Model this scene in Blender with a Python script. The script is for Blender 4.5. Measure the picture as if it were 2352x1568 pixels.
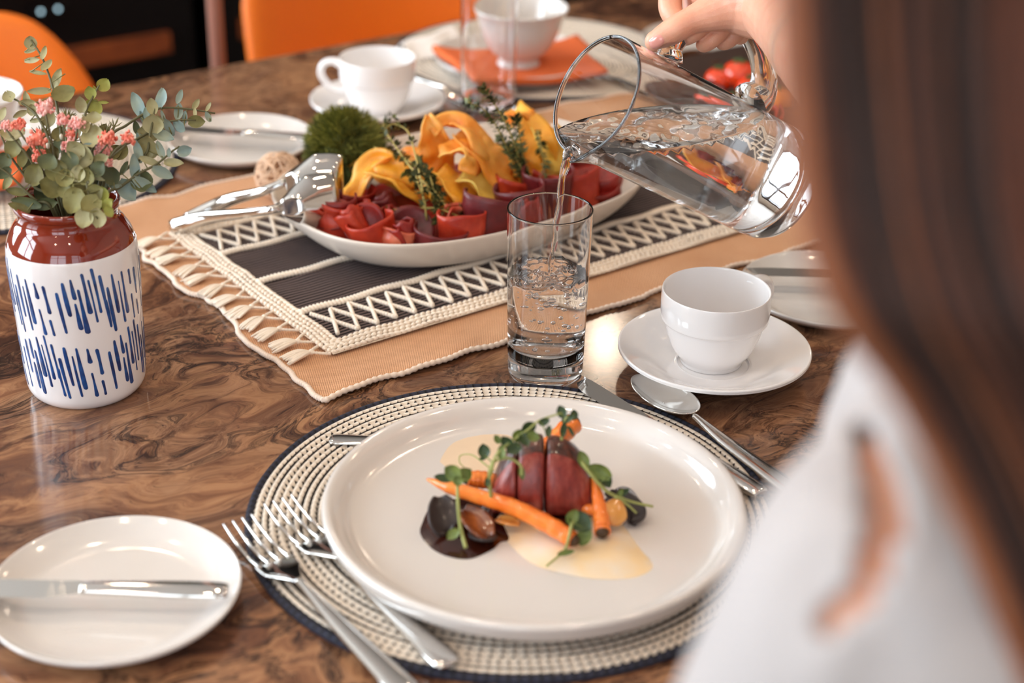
import bpy, bmesh, math, random
from mathutils import Vector, Matrix, noise as mnoise
from math import sin, cos, pi, sqrt, radians, atan2

for _o in list(bpy.data.objects):
    bpy.data.objects.remove(_o, do_unlink=True)
SC = bpy.context.scene
COL = SC.collection
rnd = random.Random(7)

# ------------------------------------------------------------------ camera
# table top is z = 0, the floor is z = -0.75
CAM = Vector((0, 0, 0.57)); PITCH = radians(27); ROLL = radians(1.2); FPX = 3670.0
FW = Vector((0, cos(PITCH), -sin(PITCH)))
_r0 = Vector((1, 0, 0)); _u0 = _r0.cross(FW)
RT = _r0 * cos(ROLL) + _u0 * sin(ROLL)
UP = -_r0 * sin(ROLL) + _u0 * cos(ROLL)
cd = bpy.data.cameras.new('camera'); cam = bpy.data.objects.new('camera', cd); COL.objects.link(cam)
cd.sensor_width = 36; cd.lens = 36 * FPX / 2352; cd.clip_start = 0.02; cd.clip_end = 60
cam.matrix_world = Matrix(((RT.x, UP.x, -FW.x, CAM.x), (RT.y, UP.y, -FW.y, CAM.y), (RT.z, UP.z, -FW.z, CAM.z), (0, 0, 0, 1)))
cd.dof.use_dof = True; cd.dof.focus_distance = 1.17; cd.dof.aperture_fstop = 4.1
SC.camera = cam

# ------------------------------------------------------------------ colour management, engine hints
SC.view_settings.view_transform = 'Standard'; SC.view_settings.look = 'None'
SC.view_settings.gamma = 1; SC.view_settings.use_curve_mapping = False
SC.view_settings.exposure = 0.07
cy = SC.cycles
cy.max_bounces = 18; cy.transmission_bounces = 18; cy.glossy_bounces = 7; cy.diffuse_bounces = 4; cy.transparent_max_bounces = 16
cy.caustics_reflective = True; cy.caustics_refractive = True; cy.blur_glossy = 0.6
cy.sample_clamp_indirect = 6.0
cy.use_denoising = True; cy.use_adaptive_sampling = True; cy.adaptive_threshold = 0.03

# ------------------------------------------------------------------ world
W = bpy.data.worlds.new('world'); SC.world = W; W.use_nodes = True
_bg = W.node_tree.nodes['Background']; _bg.inputs[0].default_value = (0.78, 0.88, 1.0, 1); _bg.inputs[1].default_value = 1.0

# ------------------------------------------------------------------ lights
def area(name, loc, target, sx, sy, power, col):
    d = bpy.data.lights.new(name, 'AREA'); d.shape = 'RECTANGLE'; d.size = sx; d.size_y = sy; d.energy = power; d.color = col
    o = bpy.data.objects.new(name, d); COL.objects.link(o); o.location = loc
    o.rotation_euler = (Vector(target) - Vector(loc)).to_track_quat('-Z', 'Z').to_euler()
    return o
WIN_COL = (0.80, 0.91, 1.0)
area('daylight_left_window', (-2.75, 0.35, 0.95), (0, 0.35, 0.95), 1.5, 1.6, 88, WIN_COL)
area('daylight_left_window_far', (-2.75, 2.45, 0.95), (0, 2.45, 0.95), 1.5, 1.6, 88, WIN_COL)
area('daylight_back_window', (-0.9, -2.35, 0.95), (-0.9, 0, 0.95), 1.7, 1.6, 28, WIN_COL)
area('daylight_back_window_right', (1.3, -2.35, 0.95), (1.3, 0, 0.95), 1.7, 1.6, 12, WIN_COL)

def uv(u, v, z=0.0):
    a = radians(37)
    return Vector((u * cos(a) - v * sin(a), u * sin(a) + v * cos(a), z))
UD = uv(1, 0); VD = uv(0, 1); TABLE_A = radians(37)

# where a line of sight meets a given height / depth: used to measure the real place of things
def G(px, py, z=0.0):
    d = FW * FPX + RT * (px - 1176) - UP * (py - 784)
    return CAM + d * ((z - CAM.z) / d.z)
def Q(px, py, q):
    return CAM + (FW * FPX + RT * (px - 1176) - UP * (py - 784)) * (q / FPX)

# ------------------------------------------------------------------ object helpers
def lin(c):
    return c / 12.92 if c <= 0.04045 else ((c + 0.055) / 1.055) ** 2.4
def rgb(r, g, b):
    return (lin(r / 255), lin(g / 255), lin(b / 255), 1)

def tag(o, label=None, cat=None, group=None, kind=None):
    if label: o['label'] = label
    if cat: o['category'] = cat
    if group: o['group'] = group
    if kind: o['kind'] = kind
    return o
def thing(name, label, cat, loc=(0, 0, 0), rz=0, group=None):
    o = bpy.data.objects.new(name, None); COL.objects.link(o); o.empty_display_size = 0.02
    o.location = loc; o.rotation_euler = (0, 0, rz)
    return tag(o, label, cat, group)
def dup(root, loc=None, rot=None, label=None, group=None, scale=None):
    r = root.copy(); COL.objects.link(r)
    if loc is not None: r.location = loc
    if rot is not None: r.rotation_euler = rot
    if scale is not None: r.scale = scale
    if label: r['label'] = label
    if group: r['group'] = group
    for ch in list(root.children):
        c = ch.copy(); COL.objects.link(c); c.parent = r
        for g in list(ch.children):
            d = g.copy(); COL.objects.link(d); d.parent = c
    return r

def frames(pts):
    n = len(pts); T = []
    for i in range(n):
        a = pts[max(0, i - 1)]; b = pts[min(n - 1, i + 1)]
        t = (b - a)
        T.append(t.normalized() if t.length > 1e-9 else Vector((0, 0, 1)))
    ref = Vector((0, 0, 1)) if abs(T[0].z) < 0.9 else Vector((0, 1, 0))
    N = (ref - T[0] * ref.dot(T[0])).normalized(); out = []
    for i in range(n):
        N = (N - T[i] * N.dot(T[i]))
        N = N.normalized() if N.length > 1e-9 else T[i].orthogonal().normalized()
        out.append((T[i], N, T[i].cross(N)))
    return out
def cr(pts, n=8):
    """Catmull-Rom smoothing of a list of Vectors"""
    P = [Vector(p) for p in pts]
    if len(P) < 3: n = max(n, 1)
    out = []
    for i in range(len(P) - 1):
        p0 = P[i - 1] if i else P[0] * 2 - P[1]; p1 = P[i]; p2 = P[i + 1]
        p3 = P[i + 2] if i + 2 < len(P) else P[-1] * 2 - P[-2]
        for k in range(n):
            t = k / n
            out.append(0.5 * ((2 * p1) + (p2 - p0) * t + (2 * p0 - 5 * p1 + 4 * p2 - p3) * t * t + (3 * p1 - p0 - 3 * p2 + p3) * t ** 3))
    out.append(P[-1].copy())
    return out
def crs(vals, n=8):
    return [v.x for v in cr([Vector((a, 0, 0)) for a in vals], n)]

class MB:
    def __init__(s):
        s.v = []; s.f = []; s.m = []; s.uv = None
    def add(s, V, F, m=0):
        o = len(s.v); s.v += [Vector(p) for p in V]; s.f += [tuple(i + o for i in f) for f in F]; s.m += [m] * len(F)
        return s
    def lathe(s, prof, n=64, mi=None, c=(0, 0, 0), mat=None, close=False):
        """prof: list of (r, z); mi: material index per profile segment"""
        c = Vector(c); V = []; F = []; M = []
        k = len(prof)
        for r, z in prof:
            for j in range(n):
                a = 2 * pi * j / n; V.append(c + Vector((r * cos(a), r * sin(a), z)))
        for i in range(k - 1 if not close else k):
            i2 = (i + 1) % k
            for j in range(n):
                j2 = (j + 1) % n
                F.append((i * n + j, i * n + j2, i2 * n + j2, i2 * n + j)); M.append(mi[i] if mi else 0)
        if mat is not None: V = [mat @ p for p in V]
        o = len(s.v); s.v += V; s.f += [tuple(i + o for i in f) for f in F]; s.m += M
        return s
    def tube(s, pts, r, n=8, flat=1.0, m=0, caps=True, side=None):
        P = [Vector(p) for p in pts]; k = len(P)
        R = r if isinstance(r, (list, tuple)) else [r] * k
        FR = frames(P); V = []; F = []
        for i in range(k):
            t, a, b = FR[i]
            if side is not None:
                a = (side - t * side.dot(t)).normalized(); b = t.cross(a)
            for j in range(n):
                g = 2 * pi * j / n
                V.append(P[i] + a * (cos(g) * R[i]) + b * (sin(g) * R[i] * flat))
        for i in range(k - 1):
            for j in range(n):
                j2 = (j + 1) % n
                F.append((i * n + j, i * n + j2, (i + 1) * n + j2, (i + 1) * n + j))
        if caps:
            F.append(tuple(range(n - 1, -1, -1))); F.append(tuple((k - 1) * n + j for j in range(n)))
        return s.add(V, F, m)
    def grid(s, fn, nu, nv, m=0, closeu=False):
        V = [fn(i / (nu if closeu else nu - 1), j / (nv - 1)) for j in range(nv) for i in range(nu)]
        F = []
        for j in range(nv - 1):
            for i in range(nu if closeu else nu - 1):
                i2 = (i + 1) % nu
                F.append((j * nu + i, j * nu + i2, (j + 1) * nu + i2, (j + 1) * nu + i))
        return s.add(V, F, m)
    def box(s, lo, hi, m=0, mat=None):
        x0, y0, z0 = lo; x1, y1, z1 = hi
        V = [Vector(p) for p in ((x0, y0, z0), (x1, y0, z0), (x1, y1, z0), (x0, y1, z0), (x0, y0, z1), (x1, y0, z1), (x1, y1, z1), (x0, y1, z1))]
        if mat is not None: V = [mat @ p for p in V]
        return s.add(V, [(3, 2, 1, 0), (4, 5, 6, 7), (0, 1, 5, 4), (1, 2, 6, 5), (2, 3, 7, 6), (3, 0, 4, 7)], m)
    def ball(s, c, rx, ry=None, rz=None, n=12, k=8, m=0, mat=None, fn=None, flip=False):
        ry = rx if ry is None else ry; rz = rx if rz is None else rz
        V = []; F = []
        c = Vector(c)
        for i in range(1, k):
            a = pi * i / k
            for j in range(n):
                b = 2 * pi * j / n
                d = Vector((sin(a) * cos(b), sin(a) * sin(b), cos(a)))
                e = fn(d) if fn else 1.0
                V.append(Vector((d.x * rx * e, d.y * ry * e, d.z * rz * e)))
        V.append(Vector((0, 0, rz * (fn(Vector((0, 0, 1))) if fn else 1)))); V.append(Vector((0, 0, -rz * (fn(Vector((0, 0, -1))) if fn else 1))))
        if mat is not None: V = [mat @ p for p in V]
        V = [p + c for p in V]
        for i in range(k - 2):
            for j in range(n):
                j2 = (j + 1) % n
                F.append((i * n + j, (i + 1) * n + j, (i + 1) * n + j2, i * n + j2))
        t = len(V) - 2
        for j in range(n):
            F.append((t, j, (j + 1) % n)); F.append((t + 1, (k - 2) * n + (j + 1) % n, (k - 2) * n + j))
        if flip: F = [tuple(reversed(f)) for f in F]
        return s.add(V, F, m)
    def build(s, name, mats, parent=None, origin=(0, 0, 0), smooth=True, solid=0, sub=0, bevel=0, tagv=None, off=0, fix=False):
        origin = Vector(origin)
        me = bpy.data.meshes.new(name)
        me.from_pydata([tuple(p - origin) for p in s.v], [], s.f)
        if not isinstance(mats, (list, tuple)): mats = [mats]
        for m in mats: me.materials.append(m)
        me.polygons.foreach_set('material_index', s.m)
        me.polygons.foreach_set('use_smooth', [smooth] * len(s.f))
        if s.uv:
            l = me.uv_layers.new(name='UVMap')
            for lp in me.loops: l.data[lp.index].uv = s.uv[lp.vertex_index]
        me.update()
        if fix:
            bm = bmesh.new(); bm.from_mesh(me); bmesh.ops.remove_doubles(bm, verts=bm.verts, dist=1e-6)
            bmesh.ops.recalc_face_normals(bm, faces=bm.faces); bm.to_mesh(me); bm.free()
        o = bpy.data.objects.new(name, me); COL.objects.link(o)
        if parent is not None: o.parent = parent
        else: o.location = origin
        if bevel:
            b = o.modifiers.new('b', 'BEVEL'); b.width = bevel; b.segments = 3; b.limit_method = 'ANGLE'
        if solid:
            b = o.modifiers.new('s', 'SOLIDIFY'); b.thickness = solid; b.offset = off
        if sub:
            b = o.modifiers.new('u', 'SUBSURF'); b.levels = sub; b.render_levels = sub
        return o

# ------------------------------------------------------------------ materials
class NT:
    def __init__(s, name):
        s.m = bpy.data.materials.new(name); s.m.use_nodes = True
        s.n = s.m.node_tree.nodes; s.l = s.m.node_tree.links
        s.p = s.n['Principled BSDF']
    def new(s, t, **k):
        n = s.n.new(t)
        for a, b in k.items(): setattr(n, a, b)
        return n
    def link(s, a, b): s.l.new(a, b)
    def coord(s, kind='Object', scale=(1, 1, 1), rot=(0, 0, 0), loc=(0, 0, 0)):
        t = s.new('ShaderNodeTexCoord'); m = s.new('ShaderNodeMapping')
        m.inputs['Scale'].default_value = scale; m.inputs['Rotation'].default_value = rot; m.inputs['Location'].default_value = loc
        s.link(t.outputs[kind], m.inputs['Vector']); return m.outputs[0]
    def noise(s, vec, scale, detail=4, rough=0.5, dist=0.0):
        n = s.new('ShaderNodeTexNoise'); n.inputs['Scale'].default_value = scale; n.inputs['Detail'].default_value = detail
        n.inputs['Roughness'].default_value = rough; n.inputs['Distortion'].default_value = dist
        if vec is not None: s.link(vec, n.inputs['Vector'])
        return n
    def ramp(s, fac, stops, interp='LINEAR'):
        r = s.new('ShaderNodeValToRGB'); r.color_ramp.interpolation = interp
        e = r.color_ramp.elements
        while len(e) < len(stops): e.new(0.5)
        for i, (p, c) in enumerate(stops): e[i].position = p; e[i].color = c if len(c) == 4 else (*c, 1)
        s.link(fac, r.inputs[0]); return r.outputs[0]
    def math(s, op, a, b=None, c=None):
        n = s.new('ShaderNodeMath', operation=op)
        for i, x in enumerate((a, b, c)):
            if x is None: continue
            if isinstance(x, (int, float)): n.inputs[i].default_value = x
            else: s.link(x, n.inputs[i])
        return n.outputs[0]
    def mix(s, fac, a, b, blend='MIX'):
        n = s.new('ShaderNodeMix', data_type='RGBA', blend_type=blend)
        for i, x in ((0, fac), (6, a), (7, b)):
            if isinstance(x, (int, float)): n.inputs[i].default_value = x
            elif isinstance(x, tuple): n.inputs[i].default_value = x
            else: s.link(x, n.inputs[i])
        return n.outputs[2]
    def bump(s, h, strength=0.3, dist=0.001):
        b = s.new('ShaderNodeBump'); b.inputs['Strength'].default_value = strength; b.inputs['Distance'].default_value = dist
        s.link(h, b.inputs['Height']); s.link(b.outputs[0], s.p.inputs['Normal'])
    def set(s, **k):
        for a, b in k.items():
            i = s.p.inputs[a.replace('_', ' ')]
            if hasattr(b, 'is_linked') or isinstance(b, bpy.types.NodeSocket): s.link(b, i)
            else: i.default_value = b
        return s
def mat(name, col, rough=0.5, metal=0.0, coat=0.0, noise=None, bump=None, sss=0.0, **k):
    t = NT(name); t.set(Roughness=rough, Metallic=metal); t.p.inputs['Coat Weight'].default_value = coat; t.p.inputs['Coat Roughness'].default_value = 0.05
    if noise:                         # (scale, other colour, detail)
        v = t.coord(); n = t.noise(v, noise[0], noise[2] if len(noise) > 2 else 4)
        t.set(Base_Color=t.ramp(n.outputs[0], [(0.35, col), (0.65, noise[1])]))
    else: t.set(Base_Color=col)
    if bump:
        v = t.coord(); n = t.noise(v, bump[0], 4); t.bump(n.outputs[0], bump[1], bump[2])
    if sss:
        t.p.inputs['Subsurface Weight'].default_value = sss; t.p.inputs['Subsurface Radius'].default_value = (0.01, 0.004, 0.002); t.p.inputs['Subsurface Scale'].default_value = 1.0
    for a, b in k.items(): t.p.inputs[a.replace('_', ' ')].default_value = b
    return t.m
def glassmat(name, ior=1.45, rough=0.0, col=(1, 1, 1, 1), bump=None):
    t = NT(name); t.set(Base_Color=col, Roughness=rough, IOR=ior); t.p.inputs['Transmission Weight'].default_value = 1.0
    if bump:
        v = t.coord(); n = t.noise(v, bump[0], 3); t.bump(n.outputs[0], bump[1], bump[2])
    return t.m

CHINA = mat('glazed_white_china', rgb(219, 212, 207), 0.12, coat=0.5)
CHINA_CUP = mat('glazed_white_cup_china', rgb(246, 242, 241), 0.10, coat=0.5)
STEEL = mat('polished_steel', rgb(225, 222, 218), 0.07, 1.0)
GLASS = glassmat('clear_glass', 1.47)
WATER = glassmat('water', 1.33)
WATER_RIPPLE = glassmat('rippled_water', 1.33, bump=(90, 0.5, 0.004))
WATER_CHURN = glassmat('churned_water', 1.33, bump=(160, 0.8, 0.004))

def table_material():
    t = NT('swirled_brown_laminate')
    v = t.coord('Object', scale=(1, 1.7, 1), rot=(0, 0, -radians(12)))
    def warp(vec, sc, amt, det=3):
        w = t.noise(vec, sc, det, 0.55); add = t.new('ShaderNodeVectorMath', operation='MULTIPLY_ADD')
        t.link(w.outputs['Color'], add.inputs[0]); add.inputs[1].default_value = (amt, amt, amt * .6); t.link(vec, add.inputs[2]); return add.outputs[0]
    w1 = warp(v, 3.0, .60); w2 = warp(w1, 9.0, .14); w3 = warp(w2, 30, .022, 2)
    a = t.noise(w2, 4.6, 10, 0.66, 0.7)
    base = t.ramp(a.outputs[0], [(0.28, rgb(44, 26, 22)), (0.37, rgb(92, 58, 42)), (0.45, rgb(138, 94, 66)), (0.52, rgb(184, 136, 98)), (0.585, rgb(128, 86, 62)), (0.66, rgb(98, 68, 56)), (0.78, rgb(150, 112, 90))])
    # mottling: pale grains and dark spots, in patches
    pm = t.ramp(t.noise(w1, 5.0, 3).outputs[0], [(0.44, (0, 0, 0)), (0.58, (1, 1, 1))])
    g = t.noise(w3, 42, 5, 0.7)
    mot = t.ramp(g.outputs[0], [(0.34, rgb(70, 42, 34)), (0.47, rgb(120, 86, 66)), (0.60, rgb(178, 138, 108)), (0.70, rgb(140, 100, 76))])
    col = t.mix(t.math('MULTIPLY', pm, 0.62), base, mot)
    # long dark jagged veins
    b = t.noise(w2, 6.5, 9, 0.68, 0.9)
    ve = t.math('ABSOLUTE', t.math('SUBTRACT', b.outputs[0], 0.5))
    vein = t.ramp(ve, [(0.0, (1, 1, 1)), (0.010, (0.75, 0.75, 0.75)), (0.035, (0, 0, 0))])
    msk = t.ramp(t.noise(w1, 4.0, 3).outputs[0], [(0.40, (0, 0, 0)), (0.56, (1, 1, 1))])
    col = t.mix(t.math('MULTIPLY', vein, t.math('MULTIPLY_ADD', msk, 0.80, 0.10)), col, rgb(30, 16, 16))
    # fine flowing strands
    w4 = t.new('ShaderNodeVectorMath', operation='MULTIPLY'); t.link(w2, w4.inputs[0]); w4.inputs[1].default_value = (1, 5.5, 1)
    st = t.noise(w4.outputs[0], 9, 8, .7, .4)
    sl = t.ramp(st.outputs[0], [(0.36, (1, 1, 1)), (0.45, (0, 0, 0))]); sh = t.ramp(st.outputs[0], [(0.56, (0, 0, 0)), (0.66, (1, 1, 1))])
    col = t.mix(t.math('MULTIPLY', sl, 0.62), col, rgb(50, 30, 26)); col = t.mix(t.math('MULTIPLY', sh, 0.38), col, rgb(196, 148, 108))
    # small dark spots
    sp = t.noise(w3, 95, 3, 0.6); spk = t.ramp(sp.outputs[0], [(0.33, (1, 1, 1)), (0.40, (0, 0, 0))])
    col = t.mix(t.math('MULTIPLY', spk, t.math('MULTIPLY_ADD', pm, 0.6, 0.15)), col, rgb(52, 26, 24))
    col = t.mix(1.0, col, (0.80, 0.77, 0.76, 1), 'MULTIPLY')
    t.set(Base_Color=col, Roughness=0.12); t.p.inputs['Specular IOR Level'].default_value = 0.55
    return t.m
TABLE = table_material()
# ================================================================== the room
WALLM = mat('warm_white_plaster', rgb(214, 196, 178), 0.8, bump=(60, 0.1, 0.002))
CEILM = mat('white_ceiling_paint', rgb(225, 215, 205), 0.85)
FLOORM = mat('dark_floor_boards', rgb(16, 11, 11), 0.5, noise=(3, rgb(26, 18, 16), 6))
FRAMEM = mat('dark_window_frame', rgb(46, 42, 40), 0.4)
X0, X1, Y0, Y1, Z0, Z1 = -2.6, 2.6, -2.2, 6.2, -0.75, 1.95
def slab(name, lo, hi, m):
    return tag(MB().box(lo, hi).build(name, m, smooth=False), kind='structure')
slab('floor', (X0 - .1, Y0 - .1, Z0 - .1), (X1 + .1, Y1 + .1, Z0), FLOORM)
slab('ceiling', (X0 - .1, Y0 - .1, Z1), (X1 + .1, Y1 + .1, Z1 + .1), CEILM)
def wall_with_holes(name, axis, at, th, lo, hi, holes):
    """axis 'x': wall plane x=at running in y; 'y': plane y=at running in x"""
    b = MB(); z0, z1 = Z0, Z1
    def bx(a0, a1, c0, c1):
        if a1 - a0 < 1e-6 or c1 - c0 < 1e-6: return
        if axis == 'x': b.box((min(at, at + th), a0, c0), (max(at, at + th), a1, c1))
        else: b.box((a0, min(at, at + th), c0), (a1, max(at, at + th), c1))
    cur = lo
    for (a0, a1, c0, c1) in sorted(holes):
        bx(cur, a0, z0, z1); bx(a0, a1, z0, c0); bx(a0, a1, c1, z1); cur = a1
    bx(cur, hi, z0, z1)
    return tag(b.build(name, WALLM, smooth=False), kind='structure')
LW = [(-0.4, 1.1, 0.15, 1.75), (1.7, 3.2, 0.15, 1.75)]
BW = [(-1.75, -0.05, 0.15, 1.75), (0.45, 2.15, 0.15, 1.75)]
wall_with_holes('wall_left', 'x', X0, -0.1, Y0, Y1, LW)
wall_with_holes('wall_back', 'y', Y0, -0.1, X0, X1, BW)
wall_with_holes('wall_right', 'x', X1, 0.1, Y0, Y1, [])
DARKW = mat('dark_brown_wall', rgb(30, 20, 18), 0.6)
w = wall_with_holes('wall_front', 'y', Y1, 0.1, X0, X1, []); w.data.materials[0] = DARKW
wn = 0
for ax, holes, at in (('x', LW, X0), ('y', BW, Y0)):
    for (a0, a1, c0, c1) in holes:
        wn += 1
        fr = MB()
        def bar(p0, p1, q0, q1):
            if ax == 'x': fr.box((at - .08, p0, q0), (at - .03, p1, q1))
            else: fr.box((p0, at - .08, q0), (p1, at - .03, q1))
        w_ = .05; mid = (a0 + a1) / 2
        bar(a0, a0 + w_, c0, c1); bar(a1 - w_, a1, c0, c1); bar(a0, a1, c0, c0 + w_); bar(a0, a1, c1 - w_, c1); bar(mid - .03, mid + .03, c0, c1); bar(a0, a1, c0 + 1.05, c0 + 1.10)
        tag(fr.build('window_%d' % wn, FRAMEM, smooth=False), kind='structure')

# pendant lamp and ceiling spots
LAMP = NT('glowing_lamp_glass'); LAMP.set(Base_Color=(1, .9, .8, 1)); LAMP.p.inputs['Emission Color'].default_value = (1, .84, .66, 1); LAMP.p.inputs['Emission Strength'].default_value = 45
BRASS = mat('brushed_brass', rgb(150, 110, 70), 0.35, 1.0)
SPOTG = NT('glowing_spot_lens'); SPOTG.set(Base_Color=(1, .9, .8, 1)); SPOTG.p.inputs['Emission Color'].default_value = (1, .80, .58, 1); SPOTG.p.inputs['Emission Strength'].default_value = 170
def pendant(x, y, z, r, label):
    t = thing('pendant_lamp', label, 'lamp', (x, y, z))
    MB().ball((0, 0, 0), r, n=24, k=16).build('lamp_globe', LAMP.m, t)
    MB().tube([(0, 0, r), (0, 0, Z1 - z)], 0.004, 8).build('cord', BRASS, t)
    MB().lathe([(0, r + .03), (.02, r + .03), (.025, r - .005), (0, r - .005)], 16).build('cap', BRASS, t)
    return t
pl = pendant(0.31, 4.75, 1.86 - .02, 0.055, 'small bright globe pendant lamp near the dark far wall')
k = 0
for (x, y) in ((-1.2, 0.2), (-0.4, 0.2), (0.5, 0.2), (-1.2, 1.4), (-0.3, 1.5), (0.7, 1.4), (1.6, 1.2), (-0.9, 2.8), (0.2, 3.0), (1.2, 2.8), (0.1, -0.9), (-1.0, -1.0)):
    k += 1
    t = thing('ceiling_spotlight', 'round recessed warm ceiling spotlight', 'light', (x, y, Z1), group='recessed ceiling spotlights')
    MB().lathe([(.045, -.012), (.06, -.012), (.062, 0), (.045, 0)], 24, close=True).build('trim_ring', BRASS, t)
    MB().lathe([(0, -.006), (.044, -.006), (.044, -.001), (0, -.001)], 24).build('lens', SPOTG.m, t)

# ================================================================== far furniture: dark cabinets, post, orange chairs
CABM = mat('black_cabinet_lacquer', rgb(16, 12, 14), 0.3)
SHELFM = mat('dark_oak_shelf', rgb(160, 82, 40), 0.5, noise=(14, rgb(120, 58, 30), 4))
def ray_v(px, py, v):          # where a line of sight meets the plane of constant v
    d = FW * FPX + RT * (px - 1176) - UP * (py - 784); t = (v - CAM.dot(VD)) / d.dot(VD); return CAM + d * t
BZ1 = ray_v(265, 96, 2.915).z - Z0; BZ0 = ray_v(265, 142, 2.915).z - Z0
for i, nm in enumerate(('with the band ending left of the pole', 'behind the larger orange chair', 'farthest to the right behind the bowl')):
    u0 = ray_v(372, 100, 2.915).dot(UD) - 1.05 + 1.16 * (i - 0)
    t = thing('black_sideboard', 'black lacquered sideboard with a brown wooden band, ' + nm, 'cabinet', uv(u0 + .57, 3.15, Z0), TABLE_A)
    MB().box((-.56, -.22, 0.05), (.56, .22, .80)).build('body', CABM, t, smooth=False, bevel=.004)
    MB().box((-.57, -.235, .80), (.57, .23, .83)).build('top', CABM, t, smooth=False, bevel=.004)
    MB().box((-.50, -.235, BZ0), (.50, -.215, BZ1)).build('wooden_band', SHELFM, t, smooth=False)
    MB().box((-.50, -.20, 0), (.50, .20, .05)).build('plinth', CABM, t, smooth=False)
GLINTM = NT('blue_white_glint_glow'); GLINTM.p.inputs['Emission Color'].default_value = (.42, .72, .85, 1); GLINTM.p.inputs['Emission Strength'].default_value = 2.2
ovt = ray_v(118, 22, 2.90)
ot = thing('painted_glints', 'small blue-white glowing dots imitating reflection glints on the black sideboard above the left chair', 'glint', ovt, TABLE_A)  # no real display: added glowing balls stand in for bluish reflections
MB().box((-.035, -.001, -.008), (.035, .012, .008)).build('glint_backing', CABM, ot, smooth=False)
for x in (-.022, .012): MB().ball((x, -.003, 0), .0035, n=12, k=8).build('light', GLINTM.m, ot)  # each ball is a glint made by emission, not a lamp
POSTM = mat('pinkish_beige_metal', rgb(190, 140, 122), 0.4)
pb = G(500, 165, 0); pd = (pb - CAM); pd.z = 0; pd.normalize()
pp = uv(0.80, 1.78) ; pp = G(498, 90, -0.06)
pt = thing('metal_post', 'slim pinkish beige post standing behind the table between the orange chairs', 'post', (pp.x, pp.y, Z0))
MB().lathe([(0, 0), (.0105, 0), (.0105, Z1 - Z0), (0, Z1 - Z0)], 20).build('shaft', POSTM, pt)
MB().lathe([(0, 0), (.05, 0), (.05, .006), (.0105, .010)], 24).build('foot_plate', POSTM, pt)

def orange_leather():
    t = NT('orange_leather'); v = t.coord(); n = t.noise(v, 300, 3)
    t.set(Base_Color=rgb(250, 124, 18), Roughness=0.42); t.bump(n.outputs[0], 0.15, 0.001); return t.m
ORG = orange_leather()
ORGSIDE = mat('coral_chair_edge', rgb(206, 104, 88), 0.4)
LEGM = mat('chair_leg_wood', rgb(120, 78, 48), 0.5)
def shell_chair(name, label, loc, rz, w=0.23, top=.83):
    bh = top - .42
    t = thing(name, label, 'chair', loc, rz)
    def back(s, q):                    # s across, q up
        a = (s - .5) * 2
        z = .42 + q * .41
        ww = w * (1 - max(0, q - .55) ** 2 * .35) 
        x = a * ww
        # round the top corners
        lim = 1 - max(0, q - .5) / .5
        tp = 1 - (abs(a) ** 7) * .36
        z = .42 + q * bh * tp
        y = .19 + .10 * q - .10 * (a * a) * (1 - .2 * q)
        return Vector((x, y, z))
    MB().grid(back, 25, 17).build('backrest', [ORG, ORGSIDE], t, solid=.022, sub=1)
    def seat(s, q):
        a = (s - .5) * 2
        return Vector((a * w * (1 - .15 * (1 - q) ** 2), -.22 + q * .43, .43 + .05 * a * a + .015 * (1 - q)))
    MB().grid(seat, 21, 13).build('seat', ORG, t, solid=.03, sub=1)
    for sx in (-1, 1):
        for sy in (-1, 1):
            MB().tube([(sx * .10, sy * .08, .42), (sx * .21, sy * .19, 0)], [.016, .010], 10).build('leg', LEGM, t)
    MB().tube([(-.155, -.135, .21), (.155, .135, .21)], .006, 8).build('stretcher', LEGM, t)
    MB().tube([(.155, -.135, .21), (-.155, .135, .21)], .006, 8).build('stretcher', LEGM, t)
    return t
# ================================================================== the table
t = thing('dining_table', 'long brown swirled stone-look dining table laid for a meal', 'table', uv(.8, 1.08, Z0), TABLE_A)
def tb(lo, hi, name, m, bv=.003):
    return MB().box(lo, hi).build(name, m, t, smooth=False, bevel=bv)
tb((-1.5, -.58, .71), (1.5, .58, .75), 'tabletop', TABLE)
LEGD = mat('black_table_leg', rgb(24, 20, 20), 0.5)
for sx in (-1, 1):
    for sy in (-1, 1):
        MB().box((sx * 1.3 - .04, sy * .42 - .04, 0), (sx * 1.3 + .04, sy * .42 + .04, .71)).build('leg', LEGD, t, smooth=False, bevel=.004)
tb((-1.3, -.44, .62), (1.3, -.41, .71), 'apron', LEGD); tb((-1.3, .41, .62), (1.3, .44, .71), 'apron', LEGD)

c1 = G(40, 230, -.25); 
shell_chair('orange_shell_chair', 'orange moulded shell chair with rounded coral edge at far left', (*uv(.575, 1.80)[:2], Z0), TABLE_A, top=ray_v(10, 16, 2.07).z - Z0)
shell_chair('orange_shell_chair', 'large orange shell chair in the middle of the far side of the table', (*uv(1.285, 1.88)[:2], Z0), TABLE_A, w=.235)
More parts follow.
